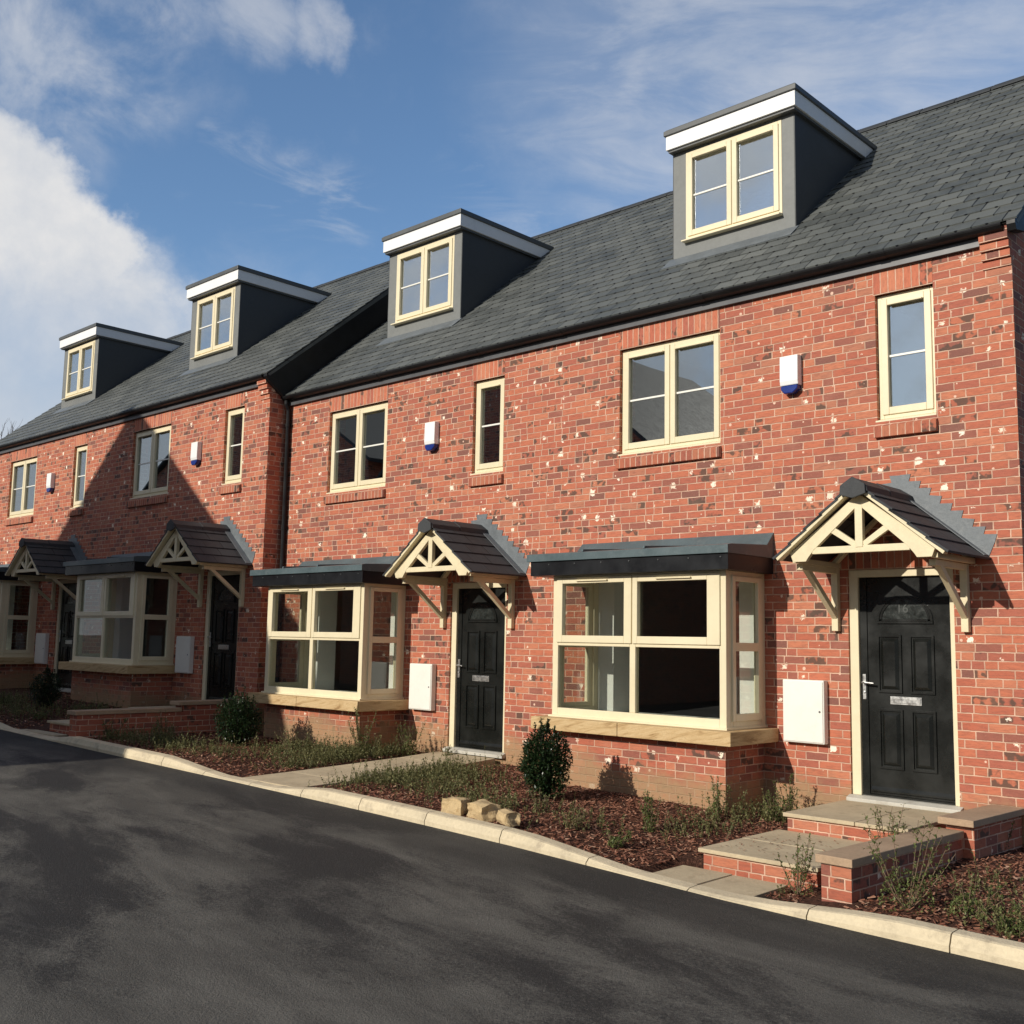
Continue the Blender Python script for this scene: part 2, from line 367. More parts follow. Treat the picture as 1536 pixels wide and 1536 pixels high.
# ------------------------------------------------------------------ ground profile
ZR = [(-60,.45),(-30,.15),(-18,.03),(-13.3,-.04),(-10.7,-.095),(-6.9,-.165),(-4.4,-.215),(-2.7,-.265),(-1.3,-.330),(.1,-.362),(.9,-.376),(6,-.45),(30,-.7)]
ZB = [(-24,.3),(-16,.25),(-13,.2),(-11.25,.16),(-11.0,-.02),(-6,-.10),(-4,-.13),(-2,-.18),(-.3,-.22),(3,-.28),(30,-.6)]
PATHS = [(-2.95,-1.85,-.85,.1),(-8.5,-7.45,-6.30,-5.6),(-14.0,-13.1,-11.7,-11.0),(-19.0,-18.3,-17.2,-16.3)]
def zr(x): return lerp(x, ZR)
def kerb_h(x):
    for a, b, c, d in PATHS:
        if a < x < d:
            if x < b: return .105+(.022-.105)*(x-a)/(b-a)
            if x > c: return .022+(.105-.022)*(x-c)/(d-c)
            return .022
    return .105
KF, KBK = -3.085, -2.945
def soil(x, y):
    k = zr(x)+max(.0, kerb_h(x)-.03); b = lerp(x, ZB); t = min(1, max(0, (y+2.95)/2.1))
    if -1.84 < x < -.86 and y < -2.36: return zr(x)-.12
    if -7.16 < x < -6.06 and y < -.05: return k+(b-k)*t-.09
    return k+(b-k)*t+.022*noise.noise(Vector((x*2.3, y*2.3, 0)))

def grid(name, xs, ys, zf, m, parent=None):
    b = MB(); nx = len(xs)
    for y in ys:
        for x in xs: b.v.append((x, y, zf(x, y)))
    for j in range(len(ys)-1):
        for i in range(nx-1):
            a = j*nx+i; b.f.append((a, a+1, a+nx+1, a+nx))
    return b.build(name, m, parent, smooth=True)
def frange(a, b, n): return [a+(b-a)*i/n for i in range(n+1)]
struct(grid('ground', [-400,-150]+frange(-60,30,45)+[150,400], [-400,-150,-60,-30,0,30,150,400], lambda x, y: zr(max(-60,min(30,x)))-.12, M['ground']))
struct(grid('road', frange(-60,30,90), [-16.5,-13,-10,-8,-6,-5,-4,KF+.03], lambda x, y: zr(x), M['asphalt']))
kb = MB(); x = -24.
while x < 4:
    L = .905
    xs = frange(x+.003, x+L-.003, 3)
    for a, c in zip(xs, xs[1:]):
        n0 = len(kb.v)
        for q in (a, c):
            z0 = zr(q); h = kerb_h(q)
            kb.v += [(q,KF,z0-.1),(q,KF,z0+h*.35),(q,KF+.012,z0+h*.55),(q,KF+.030,z0+h*.93),(q,KF+.05,z0+h),(q,KBK,z0+h+.004),(q,KBK,z0-.1)]
        for i in range(6): kb.f.append((n0+i, n0+7+i, n0+8+i, n0+1+i))
        if a == xs[0]: kb.f.append(tuple(range(n0, n0+7)))
        if c == xs[-1]: kb.f.append(tuple(reversed(range(n0+7, n0+14))))
    x += L+.003
struct(kb.build('kerb', M['kerb']))
kj = MB(); 
for a, c in zip(frange(-24,4,56), frange(-24,4,56)[1:]):
    kj.poly([(a,KF+.02,zr(a)-.05),(c,KF+.02,zr(c)-.05),(c,KF+.055,zr(c)+kerb_h(c)-.012),(a,KF+.055,zr(a)+kerb_h(a)-.012)])
    kj.poly([(a,KF+.055,zr(a)+kerb_h(a)-.012),(c,KF+.055,zr(c)+kerb_h(c)-.012),(c,KBK-.01,zr(c)+kerb_h(c)-.012),(a,KBK-.01,zr(a)+kerb_h(a)-.012)])
struct(kj.build('kerb_bedding', surf('joint mortar', (.12,.10,.075), .95, .1)))
xs = sorted(set(frange(-24, 4, 224)+[-11.25,-11.0]))
struct(grid('garden_soil', xs, frange(KBK, 1.2, 32), soil, M['soil']))

# ------------------------------------------------------------------ walls with openings
def wall(b, x0, x1, z0, z1, holes, y0=0., y1=.3):
    X = sorted({x0, x1} | {h[0] for h in holes} | {h[1] for h in holes}); Z = sorted({z0, z1} | {h[2] for h in holes} | {h[3] for h in holes})
    def solid(i, j):
        if i < 0 or j < 0 or i >= len(X)-1 or j >= len(Z)-1: return False
        cx = (X[i]+X[i+1])/2; cz = (Z[j]+Z[j+1])/2
        return not any(h[0] < cx < h[1] and h[2] < cz < h[3] for h in holes)
    for i in range(len(X)-1):
        for j in range(len(Z)-1):
            if not solid(i, j): continue
            a, c, d, e = X[i], X[i+1], Z[j], Z[j+1]
            b.poly([(a,y0,d),(c,y0,d),(c,y0,e),(a,y0,e)]); b.poly([(c,y1,d),(a,y1,d),(a,y1,e),(c,y1,e)])
            if not solid(i-1, j): b.poly([(a,y1,d),(a,y0,d),(a,y0,e),(a,y1,e)])
            if not solid(i+1, j): b.poly([(c,y0,d),(c,y1,d),(c,y1,e),(c,y0,e)])
            if not solid(i, j-1): b.poly([(a,y1,d),(c,y1,d),(c,y0,d),(a,y0,d)])
            if not solid(i, j+1): b.poly([(a,y0,e),(c,y0,e),(c,y1,e),(a,y1,e)])
    return b

DL, DR = -1.584, -.592
WX, WX2, NX, NX2, WZ0, WZ1 = -4.309, -2.972, -1.254, -.697, 3.484, 4.709
BL, BR, BD, BZ0, BZ1 = -4.645, -2.467, .714, .595, 2.088
RY, RZ = 3.876, 8.417
def ZRF(y): return 5.20+.83*y if y <= RY else 5.20+.83*RY-.83*(y-RY)
HOLES = [(DL,DR,0,2.10),(WX,WX2,WZ0,WZ1),(NX,NX2,WZ0,WZ1),(BL+.27,BR-.27,BZ0-.02,BZ1+.02)]
DEPTH = 2*RY

def frame_ring(b, x0, x1, z0, z1, w, y0, y1, wb=None):
    wb = wb or w
    b.box(x0, x0+w, y0, y1, z0, z1); b.box(x1-w, x1, y0, y1, z0, z1); b.box(x0+w, x1-w, y0, y1, z1-w, z1); b.box(x0+w, x1-w, y0, y1, z0, z0+wb)
def casement(parent, name, x0, x1, z0, z1, y, lights, gl, sill=.02, barh=.5):
    """frame, opening sashes with a thin bar, vents, cream sill"""
    fr = MB(); frame_ring(fr, x0+.002, x1-.002, z0+.028, z1-.002, .047, y, y+.07)
    n = lights; mid = (x0+x1)/2
    if n == 2: fr.box(mid-.03, mid+.03, y, y+.069, z0+.075, z1-.049)
    F = fr.build(name, M['cream'], parent, bevel=.004)
    spans = [(x0+.038, mid-.005), (mid+.005, x1-.038)] if n == 2 else [(x0+.038, x1-.038)]
    sb = MB(); gb = MB(); bb = MB(); vb = []
    for a, c in spans:
        frame_ring(sb, a, c, z0+.066, z1-.040, .064, y-.016, y+.05, .07)
        gb.box(a+.064, c-.064, y+.022, y+.028, z0+.136, z1-.104)
        zz = z0+.136+(z1-z0-.24)*barh
        bb.box(a+.064, c-.064, y+.012, y+.0215, zz-.010, zz+.010)
        vb.append((a+.075, c-.075, y-.040, y-.0165, z1-.112, z1-.098))
    s_ = sb.build('sash', M['cream'], F, bevel=.005)
    gb.build('pane', gl, F); bb.build('glazing_bar', M['bar'], F)
    for q in vb: MB().box(*q).build('trickle_vent', M['cream_wood'], F, bevel=.002)
    MB().prism([(y+.06,z0-.004),(y-.02-sill,z0-.004),(y-.02-sill,z0+.012),(y-.005,z0+.027),(y+.06,z0+.027)], 'x', x0-.018+.02*(sill < .03), x1-.02*(sill < .03)).build('sill', M['cream'], F, bevel=.002)
    return F
def room(b, x0, x1, y0, y1, z0, z1):
    """open-fronted box, faces inward"""
    b.poly([(x0,y1,z0),(x0,y1,z1),(x1,y1,z1),(x1,y1,z0)][::-1]); b.poly([(x0,y0,z0),(x0,y0,z1),(x0,y1,z1),(x0,y1,z0)]); b.poly([(x1,y0,z0),(x1,y1,z0),(x1,y1,z1),(x1,y0,z1)])
    b.poly([(x0,y0,z0),(x0,y1,z0),(x1,y1,z0),(x1,y0,z0)]); b.poly([(x0,y0,z1),(x1,y0,z1),(x1,y1,z1),(x0,y1,z1)])

W_H = 5.44
# ------------------------------------------------------------------ the repeated parts of a house (built on house 1, copied to the others)
def fit_out(h):
    # upper windows
    for (a, c, n) in ((WX, WX2, 2), (NX, NX2, 1)):
        F = casement(h, 'window', a, c, WZ0, WZ1, .048, n, M['glass'], sill=.03, barh=.5)
        s_ = MB().prism([(.05,3.47),(-.045,3.432),(-.045,3.328),(.05,3.328)], 'x', a-.02, c+.012); s_.build('brick_sill', M['rowlock'], F, bevel=.004)
        MB().box(a-.018, c+.0, -.003, .1, WZ1+.0, 4.950).build('lintel', M['soldier'], F)
    # rooms behind the glass
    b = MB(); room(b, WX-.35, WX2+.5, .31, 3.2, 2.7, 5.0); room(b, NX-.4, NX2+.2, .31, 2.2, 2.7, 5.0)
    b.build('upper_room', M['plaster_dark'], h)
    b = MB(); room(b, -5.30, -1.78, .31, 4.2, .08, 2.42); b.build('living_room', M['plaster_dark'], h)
    b = MB()
    b.box(-5.2, -1.9, .32, 4.1, .081, .1); b.build('floor', M['carpet'], h)
    # ---------------- bay window
    bs = wall(MB(), BL+.02, BR-.02, -.55, .45, [], -BD+.01, -BD+.12)
    bs.box(BL+.02, BL+.13, -BD+.12, -.001, -.55, .45).box(BR-.13, BR-.02, -BD+.12, -.001, -.55, .45)
    bay = bs.build('bay_window', M['brick'], h)
    ss = MB(); sl, sr, sd, z0, z1 = BL-.16, BR+.142, -.876, .447, .578
    ss.prism([(sl,0),(sl,sd),(-3.64,sd),(-3.64,-.45),(BL+.1,-.45),(BL+.1,0)], 'z', z0, z1); ss.prism([(sr,0),(BR-.1,0),(BR-.1,-.45),(-3.634,-.45),(-3.634,sd),(sr,sd)], 'z', z0, z1)
    ss.build('stone_sill', M['sandstone'], bay, bevel=.006)
    f = MB(); Y0, Y1 = -BD, -BD+.065
    frame_ring(f, BL, BR, BZ0, BZ1, .075, Y0, Y1, .082)
    f.box(-3.607, -3.535, Y0, Y1-.001, BZ0+.082, BZ1-.075); f.box(BL+.075, -3.608, Y0, Y1-.002, 1.338, 1.42); f.box(-3.534, BR-.075, Y0, Y1-.002, 1.338, 1.42)
    for sx in (-1, 1):
        X = BR if sx > 0 else BL; a, c = (X-.065, X) if sx > 0 else (X, X+.065)
        f.box(a, c, Y1, Y1+.055, BZ0, BZ1); f.box(a, c, -.085, -.0, BZ0, BZ1)
        f.box(a, c, Y1+.055, -.085, BZ0, BZ0+.08); f.box(a, c, Y1+.055, -.085, BZ1-.06, BZ1); f.box(a, c, Y1+.055, -.085, 1.322, 1.396)
    f.build('bay_frame', M['cream'], bay, bevel=.005)
    s_ = MB()
    for a, c, gl_, gr_ in ((BL+.060, -3.578, -4.504, -3.673), (-3.564, BR-.060, -3.503, -2.671)):
        s_.box(a, gl_, Y0-.018, Y1-.02, 1.372, 2.066); s_.box(gr_, c, Y0-.018, Y1-.02, 1.372, 2.066)
        s_.box(gl_, gr_, Y0-.018, Y1-.02, 2.0, 2.066); s_.box(gl_, gr_, Y0-.018, Y1-.02, 1.372, 1.447)
        MB().box((a+c)/2-.22, (a+c)/2+.2, Y0-.042, Y0-.0185, 2.020, 2.034).build('trickle_vent', M['cream_wood'], bay, bevel=.002)
    for X, d in ((BR, .015), (BL, -.015)):
        a, c = sorted((X-.04*(1 if d > 0 else -1), X+d))
        for (za, zb) in ((.655, 2.04),):
            s_.box(a, c, Y1+.03, Y1+.088, za, zb); s_.box(a, c, -.150, -.075, za, zb)
            s_.box(a, c, Y1+.088, -.150, za, .722); s_.box(a, c, Y1+.088, -.150, 1.99, zb); s_.box(a, c, Y1+.088, -.150, 1.318, 1.400)
    s_.build('bay_sash', M['cream'], bay, bevel=.005)
    cs = MB(); cs.prism([(BL-.025,0),(BL-.025,-BD-.035),(BR+.025,-BD-.035),(BR+.025,0),(BR-.06,0),(BR-.06,-BD+.06),(BL+.06,-BD+.06),(BL+.06,0)], 'z', BZ0-.016, BZ0+.006); cs.build('cream_sill', M['cream'], bay, bevel=.003)
    g = MB()
    for (a, c, za, zb) in ((-4.504,-3.673,1.447,2.0),(-3.503,-2.671,1.447,2.0),(-4.57,-3.607,.677,1.338),(-3.535,-2.542,.677,1.338)): g.box(a, c, Y0+.03, Y0+.036, za, zb)
    g.build('front_pane', M['glass_bay'], bay)
    g = MB()
    for X in (BL+.02, BR-.026):
        g = MB()
        for za, zb in ((.722,1.318),(1.40,1.99)): g.box(X, X+.006, Y1+.088, -.150, za, zb)
        g.build('side_pane', M['glass_bay'], bay)
    # plaster lining and window board
    l = MB(); l.box(BL+.066, BL+.285, -.013, -.001, BZ0+.013, BZ1-.013); l.box(BR-.285, BR-.066, -.013, -.001, BZ0+.013, BZ1-.013); l.box(BL+.272, BL+.285, .001, .305, BZ0+.013, BZ1-.013); l.box(BR-.285, BR-.272, .001, .305, BZ0+.013, BZ1-.013); l.box(BL+.066, BR-.066, Y1+.005, .305, BZ1-.012, BZ1+.015); l.box(BL+.066, BR-.066, Y1+.005, .34, BZ0-.012, BZ0+.012)
    l.build('reveal_lining', M['plaster'], bay)
    # bay roof
    k0, k1 = BL-.26, BR+.108; yf = -.85
    r = MB(); r.box(k0+.03, k1-.006, yf+.012, -.001, 2.085, 2.245); r.build('bay_fascia', M['bayfascia'], bay, bevel=.003)
    r = MB(); r.prism([(yf-.012,2.240),(yf-.012,2.318),(yf+.05,2.330),(-.004,2.375),(-.004,2.240)], 'x', k0-.012, k1+.008)
    r.prism([(-.14,2.365),(-.004,2.50),(-.004,2.372),(-.14,2.360)], 'x', k0+.07, k1+.004)
    for xx in (k0+.75, k0+1.55): r.prism([(yf+.02,2.326),(yf+.03,2.352),(-.10,2.408),(-.10,2.37)], 'x', xx-.012, xx+.012)
    r.build('bay_roof', M['bayroof'], bay, bevel=.004)
    sc = MB()
    for i in range(7):
        xx = k0+.3+i*.36; MB().tube([(xx,yf+.004,2.205),(xx,yf+.014,2.205)], .007, 6).build('screw_cap', M['trim'], bay)
    # ---------------- door
    fr = MB(); fr.box(DL, DL+.088, .025, .10, .03, 2.10); fr.box(DR-.048, DR, .025, .10, .03, 2.10); fr.box(DL+.088, DR-.048, .025, .10, 2.03, 2.10)
    D = fr.build('front_door', M['cream'], h, bevel=.004)
    MB().prism([(.10,.03),(.10,-.03),(-.065,-.03),(-.065,.008),(.0,.03)], 'x', DL-.02, DR+.03).build('threshold', M['sill_pale'], D, bevel=.003)
    lf = MB(); a0, a1 = DL+.092, DR-.050; b0, b1 = -1.423, -.648
    lf.box(a0, b0-.004, .055, .10, .033, 2.027); lf.box(b0, a1, .064, .105, .050, 2.015)
    lf.box(b0-.004, a1, .050, .10, .033, .047)
    lf.prism([(.064,.07),(.045,.075),(.045,.09),(.064,.12)], 'x', b0+.01, a1-.01)
    def ring(x0, x1, z0, z1, w, y):
        lf.prism([(x0,z0),(x0,z1),(x0+w,z1-w),(x0+w,z0+w)], 'y', y, .066); lf.prism([(x1,z0),(x1-w,z0+w),(x1-w,z1-w),(x1,z1)], 'y', y, .066)
        lf.prism([(x0,z1),(x1,z1),(x1-w,z1-w),(x0+w,z1-w)], 'y', y, .066); lf.prism([(x0,z0),(x0+w,z0+w),(x1-w,z0+w),(x1,z0)], 'y', y, .066)
    def panel(x0, x1, z0, z1):
        ring(x0, x1, z0, z1, .018, .048)
        i, q = .030, .030; n0 = len(lf.v)      # raised field with sloping edges
        lf.v += [(x0+i,.064,z0+i),(x1-i,.064,z0+i),(x1-i,.064,z1-i),(x0+i,.064,z1-i),(x0+i+q,.045,z0+i+q),(x1-i-q,.045,z0+i+q),(x1-i-q,.045,z1-i-q),(x0+i+q,.045,z1-i-q)]
        for k in range(4): lf.f.append((n0+k, n0+(k+1) % 4, n0+4+(k+1) % 4, n0+4+k))
        lf.f.append((n0+4, n0+5, n0+6, n0+7))
    for xa, xb in ((-1.328,-1.100),(-1.026,-.800)): panel(xa, xb, .970, 1.495); panel(xa, xb, .285, .822)
    cx, cz = -1.066, 1.610
    for r0, r1, yy in ((.262,.240,.048),(.236,.216,.052)):
        K = 20
        for k in range(K):
            t0, t1 = math.pi*k/K, math.pi*(k+1)/K
            pt = lambda r_, t: (cx+r_*math.cos(t), cz+.012+r_*.93*math.sin(t))
            lf.prism([pt(r0,t0), pt(r0,t1), pt(r1,t1), pt(r1,t0)], 'y', yy, .066)
    lf.box(cx-.262, cx+.262, .046, .0655, cz-.010, cz+.010); lf.box(cx-.236, cx+.236, .052, .0655, cz+.014, cz+.028)
    lf.build('door_leaf', M['door'], D)
    gp = [(cx+.215*math.cos(math.pi*k/20), cz+.03+.19*math.sin(math.pi*k/20)) for k in range(21)]
    MB().prism(gp, 'y', .0605, .0655).build('fanlight', M['doorglass'], D)
    MB().box(-1.216, -.924, .054, .0645, .866, .938).box(-1.206, -.934, .050, .054, .880, .926).build('letter_plate', M['silver'], D, bevel=.003)
    hd = MB(); hx = -1.458
    hd.box(hx-.016, hx+.016, .046, .0555, .90, 1.13); hd.tube([(hx,.05,1.055),(hx,.0,1.055),(hx+.03,-.004,1.055),(hx+.115,-.002,1.05)], .0095, 8); hd.tube([(hx,.048,.965),(hx,.036,.965)], .010, 8)
    hd.build('door_handle', M['silver'], D, bevel=.002)
    MB().box(DL-.09, DR+.06, -.0035, .05, 2.10, 2.318).build('door_lintel', M['soldier_door'], D)
    MB().box(DL+.09, DR-.05, .105, .12, .03, 2.03).build('door_back', M['door'], D)
    # ---------------- canopy over the door
    cx = -1.048; hw = .748; za, ze = 2.775, 2.168; sl = (za-ze)/hw; ang = math.atan(sl); yf = -.945
    tl = MB(); ncr = 5
    Lr = hw/math.cos(ang)+.015; g_ = Lr/ncr
    for sx in (-1, 1):
        dn = Vector((sx*math.cos(ang), 0, -math.sin(ang))); up = Vector((sx*math.sin(ang), 0, math.cos(ang)))
        for k in range(ncr):
            p0 = Vector((cx,0,za))+dn*(k*g_); lift = .012
            c0 = p0+dn*(g_*.5+.012)+up*(.0+lift*.5)
            d2 = (dn*(g_+.024)-up*(-lift)*1.0)
            c_ = Vector((c0.x, yf/2-.0, c0.z)); t_ = (dn*(g_+.02)+up*.014).normalized(); u_ = (up-t_*up.dot(t_)).normalized()
            tl.obox(c_, t_*(g_*.5+.012), Vector((0,(-yf)/2-.003,0)), u_*.011)
    can = tl.build('porch_canopy', M['tile'], h, bevel=.002)
    rg = MB()
    pr = [(cx-.118,za-.100),(cx-.112,za-.018),(cx,za+.052),(cx+.112,za-.018),(cx+.118,za-.100),(cx,za-.135)]
    rg.prism(pr, 'y', yf-.035, yf-.012)
    pr2 = [(cx-.128,za-.085),(cx-.118,za-.030),(cx,za+.046),(cx+.118,za-.030),(cx+.128,za-.085),(cx,za-.01)]
    rg.prism(pr2, 'y', yf-.012, -.50); rg.prism([(p[0]*1.0, p[1]+.007) for p in pr2], 'y', -.495, -.012)
    rg.build('ridge_cap', M['ridge'], can, bevel=.005)
    tr = MB(); Yb0, Yb1 = -.868, -.822
    for sx in (-1, 1):
        dn = Vector((sx*math.cos(ang), 0, -math.sin(ang))); up = Vector((sx*math.sin(ang), 0, math.cos(ang)))
        # verge strip tight under the tiles
        a = Vector((cx,0,za))-up*.016; tr.obox(a+dn*(Lr*.5)+Vector((0,yf+.050,0)), dn*Lr*.5, Vector((0,.042,0)), up*.014)
        # rafter of the truss with a level-cut foot
        t0 = Vector((cx,0,za))-up*.060; w = .050
        f0 = t0+dn*(Lr*.86)
        A = t0+up*w*.9; B = t0-up*w
        pa = Vector((cx,0,A.z/1+0)); top = (cx, za-.082); bot = (cx, za-.180)
        foot_o = (cx+sx*.625, 2.123); foot_i = (cx+sx*.500, 2.123); notch = (cx+sx*.475, 2.160)
        tr.prism([top, (cx+sx*.655, za-.082-.655*sl+.04), foot_o, foot_i, notch, (cx+sx*.420, 2.225), bot], 'y', Yb0, Yb1)
        tr.prism([(cx+sx*.02,2.270),(cx+sx*.05,2.232),(cx+sx*.290,2.385),(cx+sx*.252,2.428)], 'y', Yb0+.006, Yb1-.004)
        # wall plate running back to the wall
        tr.box(cx+sx*.600, cx+sx*.655, Yb1+.001, -.004, 2.118, 2.165)
        tr.prism([(cx+sx*.60,2.164),(cx+sx*.655,2.164),(cx+sx*.12,2.655),(cx+sx*.08,2.655)], 'y', -.10, -.03)
    tr.box(cx-.440, cx+.440, Yb0+.003, Yb1-.003, 2.186, 2.246); tr.box(cx-.034, cx+.034, Yb0-.003, Yb1+.003, 2.230, 2.62)
    tr.build('truss', M['cream_wood'], can, bevel=.003)
    for X in (-1.690, -.482):
        k = MB(); k.box(X-.032, X+.032, -.060, -.001, 1.525, 2.117); k.box(X-.030, X+.030, -.72, -.061, 2.062, 2.117)
        k.beam((X,-.045,1.66), (X,-.600,2.085), .052, .052, (1,0,0))
        k.build('bracket', M['cream_wood'], can, bevel=.004)
    for sx in (-1, 1):
        n_ = 9; pts = []
        k0_, k1_ = (cx+sx*.055, 2.965), (cx+sx*.80, 2.335)
        for i in range(n_):
            t = i/(n_-1); xx = k0_[0]+(k1_[0]-k0_[0])*t; zz = k0_[1]+(k1_[1]-k0_[1])*t
            zz = round((zz-2.96)/.075)*.075+2.96+(.004*((i*7) % 3))
            pts.append((xx+sx*.045, zz)); pts.append((xx+sx*.025, zz-.066))
        low = [(cx+sx*.765, 2.165), (cx+sx*.70, 2.205), (cx, za+.02)]
        if sx > 0: P_ = [(cx+sx*.0, 2.96)]+pts+low
        else: P_ = [(cx, 2.957)]+pts+low
        fl = MB(); fl.prism(P_, 'y', -.0075, -.0015)
        dn = Vector((sx*math.cos(ang), 0, -math.sin(ang))); up = Vector((sx*math.sin(ang), 0, math.cos(ang)))
        fl.obox(Vector((cx,-.055,za))+dn*(Lr*.5)+up*.026, dn*(Lr*.49), Vector((0,.055,0)), up*.003)
        fl.build('lead_flashing', M['lead'], can)
    # ---------------- boxes on the wall
    mb = MB().box(-2.232, -1.800, -.085, -.001, .464, 1.058).build('meter_box', M['meter'], h, bevel=.010)
    MB().box(-2.220, -1.812, -.092, -.086, .478, 1.044).build('meter_door', M['meter'], mb, bevel=.003)
    MB().tube([(-1.842,-.0925,.765),(-1.842,-.096,.765)], .010, 8).build('lock', M['trim'], mb)
    ab = MB().prism([(-.001,3.955),(-.082,3.955),(-.092,4.0),(-.088,4.255),(-.001,4.262)], 'x', -2.224, -2.025).build('alarm_box', M['white'], h, bevel=.008)
    MB().prism([(-2.219,3.953),(-2.030,3.953),(-2.035,3.912),(-2.085,3.872),(-2.180,3.872),(-2.214,3.912)], 'y', -.086, -.006).build('strobe_light', M['strobe'], ab, bevel=.012)
    # ---------------- dormer
    x0, x1, yd = -4.262, -2.620, 1.0; zb = ZRF(yd)
    dm = wall(MB(), x0, x1, zb-.25, 7.42, [(-4.083,-2.772,6.225,7.372)], yd, yd+.16)
    dm.box(x0-.004, x1+.004, yd-.03, yd-.004, zb-.075, zb-.002)
    dorm = dm.build('dormer', M['grp'], h, bevel=.004)
    ck = MB(); yb = (7.42-5.20)/.83
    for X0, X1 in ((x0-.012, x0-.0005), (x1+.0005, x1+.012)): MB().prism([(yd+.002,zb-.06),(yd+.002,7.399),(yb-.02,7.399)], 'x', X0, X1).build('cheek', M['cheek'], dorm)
    fa = MB(); fa.box(x0-.040, x1+.078, yd-.112, 2.66, 7.428, 7.608); fa.prism([(2.6601,7.428),(2.6601,7.608),(2.90,7.608)], 'x', x0-.040, x1+.078); fa.build('dormer_fascia', M['white'], dorm, bevel=.004)
    ds = MB(); ds.box(x0-.02, x1+.055, yd-.085, 2.6, 7.400, 7.4275); ds.build('dormer_soffit', M['trim'], dorm)
    rf = MB(); rf.box(x0-.062, x1+.100, yd-.135, 2.99, 7.6085, 7.672); rf.box(x0-.045, x1+.083, yd-.118, 2.97, 7.6725, 7.688); rf.build('dormer_roof', M['trim'], dorm, bevel=.006)
    casement(dorm, 'dormer_window', -4.083, -2.772, 6.225, 7.372, yd-.005, 2, M['glass_dorm'], sill=.055, barh=.49)
    ap = MB(); ap.obox((.5*(x0+x1), yd-.10, ZRF(yd-.10)+.022), ((x1-x0)/2+.05,0,0), (0,.10,.083), (0,-.003,.004)); ap.build('lead_apron', M['lead'], dorm)
    b = MB(); room(b, x0+.10, x1-.10, yd+.165, yd+1.6, 6.0, 7.39); b.build('attic_room', M['plaster_dark'], dorm)

